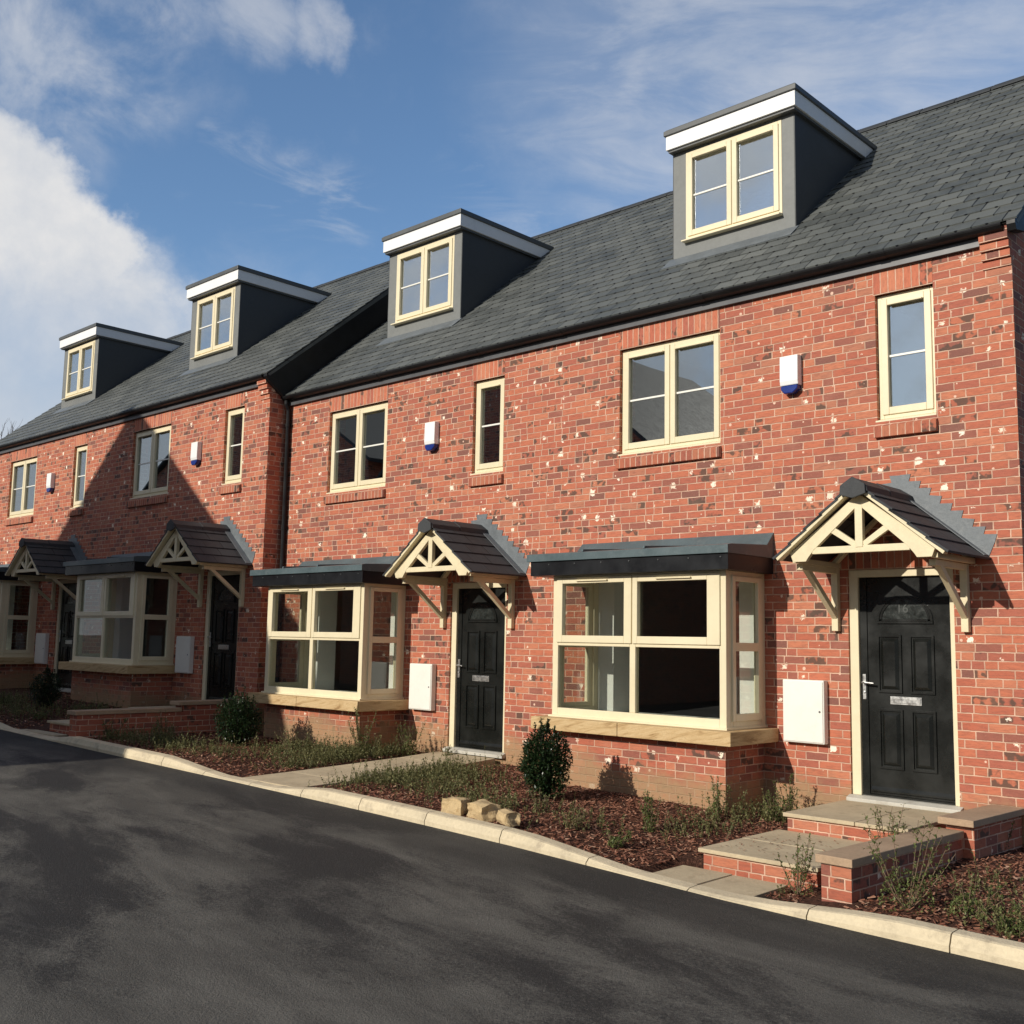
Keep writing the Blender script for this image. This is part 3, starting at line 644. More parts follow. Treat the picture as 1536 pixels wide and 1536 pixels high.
# ------------------------------------------------------------------ per-house shells
def house_shell(h, left, right_gable, left_gable, verge_r, verge_l, drop=.3):
    b = wall(MB(), left, 0 if right_gable else 0, -.7, 5.10, HOLES)
    if right_gable:
        b.prism([(.301,-.7),(.301,5.35),(RY,RZ-.14),(DEPTH-.301,5.35),(DEPTH-.301,-.7)], 'x', -.30, 0)
        b.prism([(.0,5.101),(.300,5.101),(.300,5.35)], 'x', -.30, 0)
        # corbelled kneeler under the verge
        for k, (za, zb) in enumerate(((4.725,4.795),(4.80,4.87),(4.875,4.945),(4.95,5.095))):
            b.box(-.245-.0*k, -.0005, -.014-.026*k, -.001, za, zb)
    if left_gable:
        b.prism([(.301,-.7),(.301,5.35),(RY,RZ-.14),(DEPTH-.301,5.35),(DEPTH-.301,-.7)], 'x', left, left+.30)
    MB().box(left, 0, DEPTH-.299, DEPTH, -.7, 5.10).build('rear_wall', M['brick'], h)
    w = b.build('wall', M['brick'], h)
    xr = verge_r; xl = left-verge_l
    # slated slopes, one overlapping course after another
    s = MB(); g = .2; ca = math.cos(math.atan(.83)); sa = math.sin(math.atan(.83))
    y0, z0 = -.14, 5.085; n = int((RY-y0)/ca/g)+1
    for k in range(n):
        a = k*g; e = min((k+1)*g+.03, (RY-y0)/ca)
        ya, za_, ye, ze_ = y0+a*ca, z0+a*sa, y0+e*ca, z0+e*sa
        s.prism([(ya+sa*.014*-1, za_+ca*.014),(ye, ze_+.001),(ye, ze_-.012),(ya, za_-.002)], 'x', xl, xr)
        yb_, ye_ = 2*RY-ya, 2*RY-ye
        s.prism([(yb_+sa*.014, za_+ca*.014),(ye_, ze_+.001),(ye_, ze_-.012),(yb_, za_-.002)], 'x', xl, xr)
    s.prism([(y0+.02,z0-.014),(RY,RZ-.020),(2*RY-y0-.02,z0-.014),(2*RY-y0-.02,z0-.05),(RY,RZ-.12),(y0+.06,z0-.03)], 'x', xl+.01, xr-.01)
    rf = s.build('roof', M['slate'], h)
    r = MB(); q = xl
    while q < xr-.05:
        e = min(q+.45, xr); o_ = .003*((int(q*7)) % 2)
        r.prism([(RY-.14,RZ-.085+o_),(RY-.125,RZ-.055+o_),(RY,RZ+.040+o_),(RY+.125,RZ-.055+o_),(RY+.14,RZ-.085+o_),(RY,RZ+.01+o_)], 'x', q+.004, e-.004); q = e
    r.build('ridge', M['ridge'], rf, bevel=.004)
    gt = MB(); ge = 0 if not right_gable else -.04
    gx0, gx1 = (left, 0.) if not right_gable else (left, -.03)
    P_ = [(-.048,5.074),(-.158,5.078),(-.165,5.068),(-.158,5.050),(-.135,5.028),(-.10,5.018),(-.048,5.018)]
    gt.prism(P_, 'x', gx0, gx1)
    x = gx1-1.1
    while x > gx0+.3: gt.prism([(a-.005*(a < -.12), z-.003) for a, z in P_], 'x', x-.05, x+.05); x -= 2.0
    gt.build('gutter', M['blackup'], rf, bevel=.003)
    eb = MB(); eb.box(gx0, gx1-.22, -.0475, -.001, 5.081, 5.098); eb.build('soffit', M['blackup'], rf)
    fb = MB(); fe = -.254 if right_gable else 0
    fb.box(left, fe, -.046, -.0035, 4.940, 5.080); fb.build('fascia_board', M['fascia'], rf, bevel=.002)
    if right_gable:
        bb = MB()
        lowp = [(-.145,5.045),(-.12,4.99),(.12,5.04),(RY,RZ-.30)] if drop < .4 else [(-.145,5.035),(-.10,4.985),(.19,4.775),(RY,4.60+.83*RY)]
        bb.prism([(-.145,5.080),(RY,RZ-.005),(2*RY+.14,5.085),(2*RY+.14,4.85)]+lowp[::-1], 'x', .012, xr-.012)
        bb.build('bargeboard', M['blackup'], rf, bevel=.003)
    if left_gable:
        bb = MB(); bb.prism([(-.145,5.085),(RY,RZ-.005),(2*RY+.14,5.085),(2*RY+.14,4.9),(RY,RZ-.36),(-.02,4.93)], 'x', xl+.012, left-.012); bb.build('bargeboard', M['blackup'], rf)

XB, YB, ZBk = -10.811, -.352, .292
spec = [
 ('red brick terraced house at the right end of the row, with the door marked 16', (0,0,0), -W_H, True, False, .10, 0, .30),
 ('red brick terraced house with the black downpipe at its corner and a level path', (-W_H,0,0), XB+W_H, False, False, 0, 0, .3),
 ('taller brick terraced house whose shaded door stands behind the far stepped garden wall', (XB,YB,ZBk), -W_H, True, False, .10, 0, .62),
 ('farthest brick terraced house, at the left end of the row under the leftmost dormer', (XB-W_H,YB,ZBk), -W_H, False, True, 0, .1, .3)]
houses = []
for lab, loc, left, rgb, lgb, vr, vl, dr in spec:
    h = thing('terraced_house', lab, 'house', loc, 0, 'terraced houses in the row')
    house_shell(h, left, rgb, lgb, vr, vl, dr); houses.append(h)
shell_kids = set(o.name for h in houses for o in h.children)
fit_out(houses[0])
proto = [o for o in houses[0].children if o.name not in shell_kids]
offs = {'alarm_box': {1: .135, 2: .10, 3: -.02}, 'dormer': {1: .02, 2: .0, 3: -.05}, 'meter_box': {1: -.02, 2: -.03, 3: 0}}
for i in (1, 2, 3):
    for o in proto:
        d = offs.get(o.name.split('.')[0], {}).get(i, 0.)
        copy_under(o, houses[i], (d, 0, 0))
# door number etched in the fanlight of the first house
door1 = [o for o in houses[0].children if o.name.startswith('front_door')][0]
tc = bpy.data.curves.new('num', 'FONT'); tc.body = '16'; tc.size = .115; tc.extrude = .0006; tc.align_x = 'CENTER'
to = bpy.data.objects.new('num', tc); COL.objects.link(to); bpy.context.view_layer.update()
me = bpy.data.meshes.new_from_object(to.evaluated_get(bpy.context.evaluated_depsgraph_get())); COL.objects.unlink(to); bpy.data.objects.remove(to)
me.materials.clear(); me.materials.append(M['etch'])
num = bpy.data.objects.new('door_number', me); COL.objects.link(num); num.parent = door1; num.location = (-1.085,.0590,1.70); num.rotation_euler = (R(90),0,0)
# downpipe in the corner between the two blocks belongs to house 2
dp = MB(); X = -W_H+XB+W_H*2+.0; X = XB+W_H+.075
dp.tube([(X,-.10,5.01),(X,-.10,4.96),(X,-.055,4.86),(X,-.055,-.15)], .034, 10)
for z in (4.6, 3.0, 1.4): dp.tube([(X,-.055,z),(X,-.055,z+.06)], .041, 10); dp.box(X-.05, X+.05, -.03, -.001, z+.01, z+.05)
dp.build('downpipe', M['blackup'], houses[1], smooth=False)

# ------------------------------------------------------------------ paths, steps, garden walls
def path(xa, xb, pts, name='path', m=None):
    b = MB()
    for (y0, z0), (y1, z1) in zip(pts, pts[1:]):
        g = .004
        b.v += []; n = len(b.v)
        b.v += [(xa,y0+g,z0-.12),(xb,y0+g,z0-.12),(xb,y1-g,z1-.12),(xa,y1-g,z1-.12),(xa,y0+g,z0),(xb,y0+g,z0),(xb,y1-g,z1),(xa,y1-g,z1)]
        b.f += [(n,n+3,n+2,n+1),(n+4,n+5,n+6,n+7),(n,n+1,n+5,n+4),(n+1,n+2,n+6,n+5),(n+2,n+3,n+7,n+6),(n+3,n,n+4,n+7)]
    return struct(b.build(name, m or M['paving'], bevel=.004))
path(-1.80, -1.36, [(-2.94,-.318),(-2.40,-.315)]); path(-1.352, -.90, [(-2.94,-.325),(-2.40,-.320)])
path(-7.13, -6.10, [(-2.94,-.138),(-2.3,-.122),(-1.5,-.096),(-.7,-.068),(-.07,-.035)])
path(-12.95, -11.75, [(-2.94,-.028),(-2.75,-.026)])
path(-18.15, -17.2, [(-2.94,.050),(-1.9,.12),(-1.0,.19),(-.42,.25)])
def steps(loc, lab, first=None):
    t = thing('doorsteps', lab, 'steps', loc, 0, 'brick and slab doorsteps')
    if first:
        for c in first.children: copy_under(c, t)
        return t
    b = MB(); b.box(-1.600, -.56, -1.150, -.07, -.45, -.054); b.build('upper_riser', M['brick_low'], t, bevel=.002)
    b = MB(); b.box(-1.652, -.70, -2.345, -1.152, -.60, -.204); b.build('lower_riser', M['brick_low'], t, bevel=.002)
    b = MB(); b.box(-1.625, -.985, -1.185, -.070, -.053, -.020); b.box(-.980, -.54, -1.185, -.070, -.053, -.021); b.build('upper_slab', M['paving'], t, bevel=.005)
    b = MB(); b.box(-1.680, -.68, -1.745, -1.155, -.203, -.170); b.box(-1.680, -.68, -2.380, -1.751, -.203, -.172); b.build('lower_slab', M['paving'], t, bevel=.005)
    return t
s1 = steps((0,0,0), 'two brick steps with buff slabs up to the door marked 16'); steps((XB,YB,ZBk), 'shaded brick steps behind the far low wall, at the brick corner house', s1)
def gwall(loc, rz, lab, zb, zl, zu, yu, ox=0., end=0.):
    t = thing('garden_wall', lab, 'low wall', loc, rz, 'stepped low garden walls')
    L = -loc[1]+end-.012
    b = MB(); b.box(-.110, .110, 0, L-.02, zb, zl-.057); b.box(ox-.109, ox+.109, yu+.03, L-.01, zl-.4, zu-.057); b.build('brickwork', M['brick_low'], t)
    b = MB(); b.box(-.135, .135, -.035, yu+.0, zl-.055, zl); b.build('lower_coping', M['coping'], t, bevel=.005)
    b = MB(); b.box(ox-.140, ox+.140, yu-.05, L, zu-.055+.002, zu); b.build('upper_coping', M['coping'], t, bevel=.005)
    return t
gwall((-.385,-2.69,0), R(-2.3), 'stepped red brick garden wall with stone coping at the right, beside the doorsteps', -.60, -.006, .085, 1.70, .09)
gwall((-11.12,-2.98,0), R(-1.0), 'shaded stepped brick garden wall below the far house door, left of the round bush', -.3, .345, .430, 1.50, 0., YB)
# ------------------------------------------------------------------ stones
def rock(name, loc, size, rz, seed, m, lab, cat):
    rnd = random.Random(seed); import bmesh
    bm = bmesh.new(); bmesh.ops.create_cube(bm, size=1); bmesh.ops.subdivide_edges(bm, edges=bm.edges[:], cuts=5, use_grid_fill=True)
    for v in bm.verts:
        p = v.co.copy(); q = p.normalized()*.62; p = p.lerp(q, .20)
        n = noise.noise_vector(p*1.6+Vector((seed*3.1,0,0)))*.16+noise.noise_vector(p*5+Vector((seed,5,0)))*.035
        p += n; v.co = Vector((p.x*size[0], p.y*size[1], p.z*size[2]))
    me = bpy.data.meshes.new(name); bm.to_mesh(me); bm.free(); me.materials.append(m)
    o = bpy.data.objects.new(name, me); COL.objects.link(o); o.location = loc; o.rotation_euler = (rnd.uniform(-.06,.06), rnd.uniform(-.06,.06), rz)
    me.polygons.foreach_set('use_smooth', [False]*len(me.polygons))
    return tag(o, lab, cat, 'loose stones behind the kerb')
rock('stone_block', (-3.93,-2.80,-.085), (.22,.15,.145), R(8), 1, M['stone'], 'pale squarish sandstone block, leftmost of the three behind the kerb', 'stone')
rock('stone_block', (-3.62,-2.77,-.09), (.29,.18,.145), R(-12), 2, M['stone'], 'largest sandstone block, middle of the three behind the kerb', 'stone')
rock('stone_block', (-3.29,-2.80,-.105), (.24,.14,.11), R(-30), 3, M['stone'], 'tilted ochre sandstone block, rightmost of the three behind the kerb', 'stone')

# ------------------------------------------------------------------ planting
def leaf(b, p, d, up, L, Wd):
    """small folded leaf: two quads sharing the midrib"""
    s_ = d.cross(up)
    if s_.length < 1e-4: s_ = Vector((1,0,0))
    s_.normalize(); u = s_.cross(d).normalized(); n = len(b.v)
    m_ = p+d*L*.5
    b.v += [tuple(p), tuple(p+d*L), tuple(m_+s_*Wd+u*Wd*.4), tuple(m_-s_*Wd+u*Wd*.4)]
    b.f += [(n,n+1,n+2),(n,n+3,n+1)]
def rvec(r, up=0.):
    while True:
        v = Vector((r.uniform(-1,1), r.uniform(-1,1), r.uniform(-1,1)))
        if .05 < v.length < 1: return (v.normalized()+Vector((0,0,up))).normalized()
def bush(loc, rad, hgt, lab, seed, n=4200, spikes=8):
    r = random.Random(seed); t = thing('round_bush', lab, 'bush', loc, 0, 'evergreen bushes in the front beds')
    st = MB(); lv = MB()
    tips = []
    for i in range(26):
        a = r.uniform(0, 6.28); e = r.uniform(.2, 1.45); d = Vector((math.cos(a)*math.cos(e), math.sin(a)*math.cos(e), math.sin(e)))
        q = Vector((d.x*rad*.85, d.y*rad*.85, .1+d.z*hgt*.78)); st.tube([(0,0,-.05),(q.x*.3,q.y*.3,q.z*.45),tuple(q)], [.010,.007,.003], 5); tips.append(q)
    lob = [(rvec(r), r.uniform(.75,1.12)) for _ in range(14)]
    for i in range(n):
        d = rvec(r); rr = r.random()**.38
        k = 1+.16*noise.noise(d*2.2+Vector((seed,0,0)))*2+.12*noise.noise(d*5+Vector((0,seed,0)))
        zc = hgt*.50; p = Vector((d.x*rad*k*rr, d.y*rad*k*rr, zc+d.z*hgt*.47*k*rr))
        if p.z < .03: continue
        if noise.noise(p*11+Vector((seed,1,2))) > .38: continue
        leaf(lv, p, (d*.7+rvec(r)).normalized(), Vector((0,0,1)), r.uniform(.022,.042), r.uniform(.008,.014))
    for i in range(spikes):
        a = r.uniform(0,6.28); q = r.uniform(0,.75); base = Vector((math.cos(a)*rad*q, math.sin(a)*rad*q, hgt*(.92-.35*q*q))); top = base+Vector((r.uniform(-.04,.04), r.uniform(-.04,.04), r.uniform(.06,.15)))
        st.tube([tuple(base-Vector((0,0,.12))), tuple(top)], [.004,.002], 4)
        for k in range(34):
            f = r.random(); p = base.lerp(top, f); leaf(lv, p, (rvec(r)+Vector((0,0,.6))).normalized(), Vector((0,0,1)), r.uniform(.02,.036), r.uniform(.007,.012))
    st.build('stem', M['twig_dark'], t); lv.build('foliage', M['leaf_bush'], t)
    return t
bush((-3.93,-1.62,-.14), .245, .70, 'dark glossy round bush in front of the bay window nearest the three stones', 3, 7600, 11)
bush((-9.28,-1.62,-.05), .30, .66, 'dark round bush at the sunlit end of the shaded garden wall', 5, 7000, 8)
bush((-14.6,-1.85,.12), .26, .64, 'ragged dark bush in deep shade before the farthest meter box', 9, 3600, 12)

def shrub(loc, hgt, spread, lab, seed, stems=9, dense=.5, lm='leaf_shrub', size=1., low=0):
    """leggy shrub: arching stems set with small leaves, thicker towards the base"""
    r = random.Random(seed); t = thing('leggy_shrub', lab, 'shrub', loc, 0, 'sparse young shrubs in the front beds')
    st = MB(); lv = MB()
    for i in range(stems):
        a = r.uniform(0, 6.28); l = hgt*r.uniform(.55, 1.05); out = spread*r.uniform(.15, 1.)
        P = []; sway = r.uniform(-.4,.4)
        for k in range(6):
            f = k/5; P.append(Vector((math.cos(a+sway*f)*out*f**.8, math.sin(a+sway*f)*out*f**.8, -.02+l*(f-.12*f*f*(out/spread)))))
        st.tube([tuple(p) for p in P], [.0045,.004,.0035,.003,.0022,.0014], 4)
        nl = int(l*125*dense)
        for k in range(nl):
            f = r.random()**(.9); i0 = min(4, int(f*5)); p = P[i0].lerp(P[i0+1], f*5-i0)
            d = (rvec(r)+Vector((0,0,.35))).normalized(); q = p+d*r.uniform(0,.014)
            leaf(lv, q, d, Vector((0,0,1)), r.uniform(.016,.032)*size, r.uniform(.006,.0105)*size)
        for _ in range(3):      # short side shoots
            f = r.uniform(.3,.95); i0 = min(4, int(f*5)); p = P[i0].lerp(P[i0+1], f*5-i0); d = (rvec(r)+Vector((0,0,.8))).normalized(); q = p+d*r.uniform(.03,.08)*min(1.,hgt*2.2)
            st.tube([tuple(p), tuple(q)], [.0022,.0012], 3)
            for k in range(int(9*dense+4)): leaf(lv, p.lerp(q, r.random()), (d+rvec(r)).normalized(), Vector((0,0,1)), r.uniform(.013,.022)*size, r.uniform(.004,.0075)*size)
    for k in range(low):
        d = rvec(r); p = Vector((d.x*spread*.38, d.y*spread*.38, abs(d.z)*hgt*.38)); leaf(lv, p, (rvec(r)+Vector((0,0,.6))).normalized(), Vector((0,0,1)), r.uniform(.015,.026)*size, r.uniform(.005,.008)*size)
    st.build('stem', M['twig'], t); lv.build('foliage', M[lm], t)
    return t
SH = [
 ((.06,-2.62), .62, .44, 'tall leggy shrub against the sunless side of the right garden wall', 12, .55, 420),
 ((.40,-2.52), .30, .26, 'spreading shrub just right of the tallest leggy shrub by the wall', 9, .5, 300),
 ((.72,-2.66), .19, .24, 'low green shrub behind the kerb at the right edge', 10, .6, 260),
 ((-.72,-2.60), .46, .26, 'thin shrub growing at the wall end beside the lowest slab', 9, .5, 160),
 ((-.60,-1.45), .52, .34, 'shrub leaning over the doorsteps from behind the stepped wall', 13, .5, 90),
 ((-.12,-.35), .30, .12, 'small upright shrub by the brick corner above the upper coping', 6, .5, 40),
 ((-2.05,-.30), .42, .20, 'upright shrub against the wall under the nearest meter box', 9, .55, 160),
 ((-1.95,-.75), .30, .24, 'bushy shrub beside the upper doorstep', 12, .7, 240),
 ((-2.30,-1.15), .42, .15, 'slender leafy shrub at the right corner of the nearest bay', 9, .9, 160),
 ((-2.45,-1.95), .36, .14, 'narrow leafy shrub in the bark in front of the nearest bay', 9, .9, 160),
 ((-2.35,-2.55), .17, .15, 'low bright green shrub at the lip of the bark bank', 10, .8, 260),
 ((-2.85,-2.50), .25, .14, 'small dry shrub in the bark a little right of the three stones', 8, .5, 90),
 ((-3.50,-2.15), .26, .20, 'dry low shrub between the bush and the middle stone', 9, .5, 120),
 ((-7.55,-.95), .66, .28, 'tall wispy shrub in front of the second bay corner', 16, .6, 320),
 ((-7.25,-.45), .50, .26, 'shrub in the shadow beside the second bay', 15, .7, 320),
 ((-8.35,-1.45), .32, .28, 'olive shrub in the bark before the second bay window', 12, .5, 260),
 ((-6.75,-.25), .30, .16, 'little shrub left of the level path near its door', 8, .7, 120),
 ((-10.4,-2.05), .42, .30, 'straw coloured shrub before the middle of the shaded wall', 12, .4, 160),
 ((-9.9,-2.35), .34, .26, 'shrub at the foot of the shaded wall nearest the round bush', 11, .5, 200),
 ((-10.85,-2.55), .30, .22, 'small shrub by the front end of the shaded wall', 9, .5, 160),
 ((-13.6,-2.35), .24, .26, 'low shaded shrub behind the kerb left of the far steps', 10, .6, 260),
 ((-15.6,-2.1), .30, .30, 'shaded shrub near the left edge beyond the far bush', 11, .6, 260),
]
for i, ((x, y), hg, sp, lab, ns, dn, lo) in enumerate(SH):
    shrub((x, y, soil(x, y)), hg, sp, lab, 100+i*7, ns, dn, 'leaf_shrub' if i not in (11,12,15,17) else 'leaf_dry', 1.0, lo)

# ground cover and bark, one mass per bed
def ok(x, y):
    if -7.20 < x < -6.03 and y > -3: return False
    if -1.86 < x < -.84 and y < -2.3: return False
    if -1.72 < x < -.6 and y > -2.45: return False
    if -.53+.04*(y+2.7) < x < -.26+.04*(y+2.7)+(.1 if y > -1 else 0): return False
    if -11.32 < x < -10.92: return False
    if -13.0 < x < -11.3 and y > -3: return False
    if -18.2 < x < -17.1: return False
    for o_ in (0, -W_H): 
        if BL+o_-.0 < x < BR+o_+.0 and y > -.72: return False
    for o_ in (XB, XB-W_H):
        if BL+o_ < x < BR+o_ and y > -.72+YB: return False
    lim = -.01 if x > XB else YB-.01
    return y < lim
cov = MB(); r = random.Random(5)
patches = [(-7.5,-.9,.28,.6,2000),(-6.6,-.45,.35,.25,500),(-5.85,-1.4,.25,.7,900),(-7.35,-1.9,.25,.4,500),(-6.0,-2.1,.6,.5,1700),(-5.0,-2.1,.7,.4,650),(-5.6,-1.2,.5,.4,700),(-4.1,-2.3,.5,.3,420),(-2.9,-2.2,.4,.3,160),(-7.9,-1.5,.7,.5,1500),(-8.9,-2.3,.8,.35,600),(-10.2,-2.4,.8,.35,1100),(-7.0,-.9,.25,.5,500),(-2.1,-.7,.3,.4,500),
 (-2.25,-1.5,.3,.5,350),(.9,-2.5,.4,.25,500),(.3,-1.9,.4,.4,120),(-14.5,-2.3,1.1,.4,900),(-16.2,-1.9,.9,.5,800),(-8.2,-1.1,.6,.3,600),(-13.6,-1.6,.6,.4,500),(-.9,-2.75,.12,.12,80),(-5.2,-1.6,.7,.4,500)]
for cx, cy, sx, sy, n in patches:
    done = 0
    for _ in range(n//3):
        x = r.gauss(cx, sx*.6); y = r.gauss(cy, sy*.6)
        if y < KBK+.04 or not ok(x, y): continue
        h = r.uniform(.04,.16)*(1.9 if r.random() < .15 else 1); z = soil(x, y)
        lean = Vector((r.uniform(-.5,.5), r.uniform(-.5,.5), 1)).normalized()
        cov.tube([(x,y,z-.01), tuple(Vector((x,y,z))+lean*h)], [.0022,.001], 3, False)
        for k in range(9):
            p = Vector((x,y,z))+lean*h*r.uniform(.15,1.); d = (rvec(r)+Vector((0,0,.4))).normalized()
            leaf(cov, p, d, Vector((0,0,1)), r.uniform(.014,.032), r.uniform(.005,.011))
tag(cov.build('ground_cover', M['leaf_dry']), 'low olive ground cover straggling over the bark in the front beds', 'ground cover', kind='stuff')
chips = MB()
def chip(x, y, z, s):
    a = r.uniform(0,6.28); d = Vector((math.cos(a), math.sin(a), r.uniform(-.45,.45))).normalized(); e = d.cross(Vector((r.uniform(-.5,.5), r.uniform(-.5,.5), 1))).normalized(); f = d.cross(e)
    p = Vector((x,y,z)); n = len(chips.v); L = s*r.uniform(.6,1.4); w = s*.38*r.uniform(.6,1.3); t_ = s*.16
    chips.v += [tuple(p-d*L+e*w*.5), tuple(p+d*L*.8+e*w*.8), tuple(p+d*L-e*w*.6), tuple(p-d*L*.9-e*w), tuple(p+f*t_*2)]
    chips.f += [(n,n+1,n+4),(n+1,n+2,n+4),(n+2,n+3,n+4),(n+3,n,n+4),(n+3,n+2,n+1,n)]
for x0, x1, n, s in ((-.3,1.6,6000,.021),(-4.6,-.6,14000,.021),(-7.2,-4.6,7000,.022),(-11,-7.1,8500,.022),(-17.5,-11.3,4500,.028)):
    for _ in range(n):
        x = r.uniform(x0, x1); y = r.uniform(KBK+.01, -.02)
        if not ok(x, y): continue
        chip(x, y, soil(x, y)+r.uniform(.0,.016), s)
tag(chips.build('bark_mulch', M['bark']), 'reddish brown bark chips covering the front beds', 'bark mulch', kind='stuff')
deb = MB()
for _ in range(60):
    x = r.uniform(-1.6,-.9); y = r.uniform(-2.3,-1.3); leaf(deb, Vector((x,y,-.167)), Vector((math.cos(x*91),math.sin(x*91),.1)).normalized(), Vector((0,0,1)), r.uniform(.015,.04), r.uniform(.005,.01))
tag(deb.build('leaf_litter', M['bark']), 'dead brown leaves scattered on the middle doorstep slab', 'fallen leaves', kind='stuff')

# ------------------------------------------------------------------ bare tree beyond the far end of the row
def bare_tree(loc, hgt, lab, seed):
    rr = random.Random(seed); t = thing('bare_tree', lab, 'tree', loc); tk = MB(); cr = MB()
    tk.tube([(0,0,-.5),(.1,0,hgt*.25),(0,.1,hgt*.5)], [.25,.2,.14], 8)
    def grow(p, d, L, rad, dep):
        q = p+d*L; cr.tube([tuple(p), tuple((p+q)/2+rvec(rr)*L*.05), tuple(q)], [rad,rad*.8,rad*.6], 4 if dep > 2 else 6, False)
        if dep >= 6: return
        for k in range(3 if dep < 5 else 2): grow(p.lerp(q, rr.uniform(.55,1.)), (d+rvec(rr,.3)*.62).normalized(), L*rr.uniform(.62,.82), rad*.58, dep+1)
    grow(Vector((0,.1,hgt*.45)), Vector((0,0,1)), hgt*.22, .12, 0)
    tk.build('trunk', M['twig_dark'], t); cr.build('crown', M['twig_dark'], t); return t
bare_tree((-41.5,7.0,.3), 9.3, 'leafless tree whose twigs show above the far left roof slope', 4)

# ------------------------------------------------------------------ houses across the street (behind the camera; seen in the window glass, and one shades the far houses)
def far_house(lab, x0, x1, y, zb, ze, zp, depth):
    t = thing('brick_house', lab, 'house', (x0, y, zb), 0); w = x1-x0; ze -= zb; zp -= zb
    b = MB(); b.prism([(0,-.5),(w,-.5),(w,ze),(w/2,zp-.12),(0,ze)], 'y', -depth, 0); b.build('wall', M['brick_plain'], t)
    rf = MB(); sl = (zp-ze)/(w/2)
    for sx in (-1, 1):
        e = w/2+.3; X = w/2
        rf.prism([(X,zp),(X+sx*e,zp-sl*e),(X+sx*e,zp-sl*e-.12),(X,zp-.12)], 'y', -depth-.2, .2)
    R_ = rf.build('roof', M['ridge'], t)
    MB().box(w*.5-.9, w*.5-.2, -depth*.4, -depth*.4+.7, zp-.9, zp+.9).build('chimney', M['brick_plain'], R_)
    for zz in (1.0, 3.7, 6.2):
        if zz+1.3 > ze: break
        for xx in (w*.22, w*.66):
            f_ = MB(); frame_ring(f_, xx, xx+1.2, zz, zz+1.2, .07, .004, .06); o = f_.build('window', M['white'], t)
            MB().box(xx+.07, xx+1.13, .006, .02, zz+.07, zz+1.13).build('pane', M['doorglass'], o)
    return t
far_house('tall brick house with its gable facing the terrace, across the street', -21.75, -12.25, -11.0, -.1, 6.42, 10.22, 9)
far_house('wider brick house across the street, farther to the left', -36., -23.4, -11.6, .1, 7.2, 11.2, 10)

def eaves_house(lab, x0, x1, y, zb, ze, zp, depth):
    t = thing('brick_house', lab, 'house', (x0, y, zb), 0); w = x1-x0; ze -= zb; zp -= zb; d2 = depth/2
    b = MB(); b.prism([(0,-.5),(0,ze),(-d2,zp-.12),(-depth,ze),(-depth,-.5)], 'x', 0, w); b.build('wall', M['brick_plain'], t)
    sl = (zp-ze)/d2; rf = MB()
    for sx in (-1, 1):
        e = d2+.3; rf.prism([(-d2,zp),(-d2+sx*e,zp-sl*e),(-d2+sx*e,zp-sl*e-.12),(-d2,zp-.12)], 'x', -.2, w+.2)
    R_ = rf.build('roof', M['ridge'], t)
    MB().box(.5, 1.3, -d2-.35, -d2+.35, zp-.5, zp+1.2).box(.44, 1.36, -d2-.41, -d2+.41, zp+1.05, zp+1.15).build('chimney', M['brick_plain'], R_)
    for zz in (1.0, 3.8):
        xx = 1.5
        while xx < w-2:
            f_ = MB(); frame_ring(f_, xx, xx+1.2, zz, zz+1.2, .07, .004, .06); o = f_.build('window', M['white'], t)
            MB().box(xx+.07, xx+1.13, .006, .02, zz+.07, zz+1.13).build('pane', M['doorglass'], o); xx += 3.2
    return t
eaves_house('long low brick house farthest across the street, with one end chimney', -19.0, -3.0, -28.0, -.4, 4.6, 7.9, 9)

# ------------------------------------------------------------------ light
SUN = Vector((.18, 1., -.45)).normalized()
sd = bpy.data.lights.new('sun', 'SUN'); sd.energy = 4.1; sd.angle = R(.53); sd.color = (1., .93, .82)
so = bpy.data.objects.new('sun', sd); COL.objects.link(so); so.rotation_euler = SUN.to_track_quat('-Z', 'Y').to_euler(); so.location = (0,-20,30)
el = math.asin(-SUN.z); az = math.atan2(-SUN.x, -SUN.y)
wd = bpy.data.worlds.new('World'); S.world = wd; wd.use_nodes = True
n = N(wd); bg = n.n['Background']
sky = n.new('ShaderNodeTexSky', sky_type='NISHITA'); sky.sun_disc = False; sky.sun_elevation = el; sky.sun_rotation = az % (2*math.pi)
sky.air_density = 1.0; sky.dust_density = .6; sky.ozone_density = 2.2; sky.altitude = 50
G = n.new('ShaderNodeTexCoord').outputs['Generated']
dx, dy, dz = n.xyz(G)
def warp(scale, amt, det=8):
    x = n.new('ShaderNodeVectorMath', operation='MULTIPLY_ADD'); n.l.new(n.vadd(n.noise(G, scale, det, .62, col=True), (.5,.5,.5), 'SUBTRACT'), x.inputs[0])
    x.inputs[1].default_value = (amt, amt, amt); n.l.new(G, x.inputs[2]); return x.outputs[0]
Gw = warp(6., .13); Gs = warp(4., .22)
def blob(d, r0, r1, g=None):
    v = Vector(d).normalized(); x = n.new('ShaderNodeVectorMath', operation='DOT_PRODUCT')
    nm = n.new('ShaderNodeVectorMath', operation='NORMALIZE'); n.l.new(g or Gw, nm.inputs[0]); n.l.new(nm.outputs[0], x.inputs[0]); x.inputs[1].default_value = v
    return n.mapr(x.outputs['Value'], math.cos(r1), math.cos(r0))
nz = n.noise(G, 9., 9, .62, .3); nc = n.m('SUBTRACT', nz, .5)
ns = n.m('SUBTRACT', n.noise(n.comb(n.m('MULTIPLY', dx, 4.), n.m('MULTIPLY', dy, 4.), n.m('MULTIPLY', dz, 15.)), 1.5, 8, .62, .6), .5)
def mx(*a):
    v = a[0]
    for q in a[1:]: v = n.m('MAXIMUM', v, q)
    return v
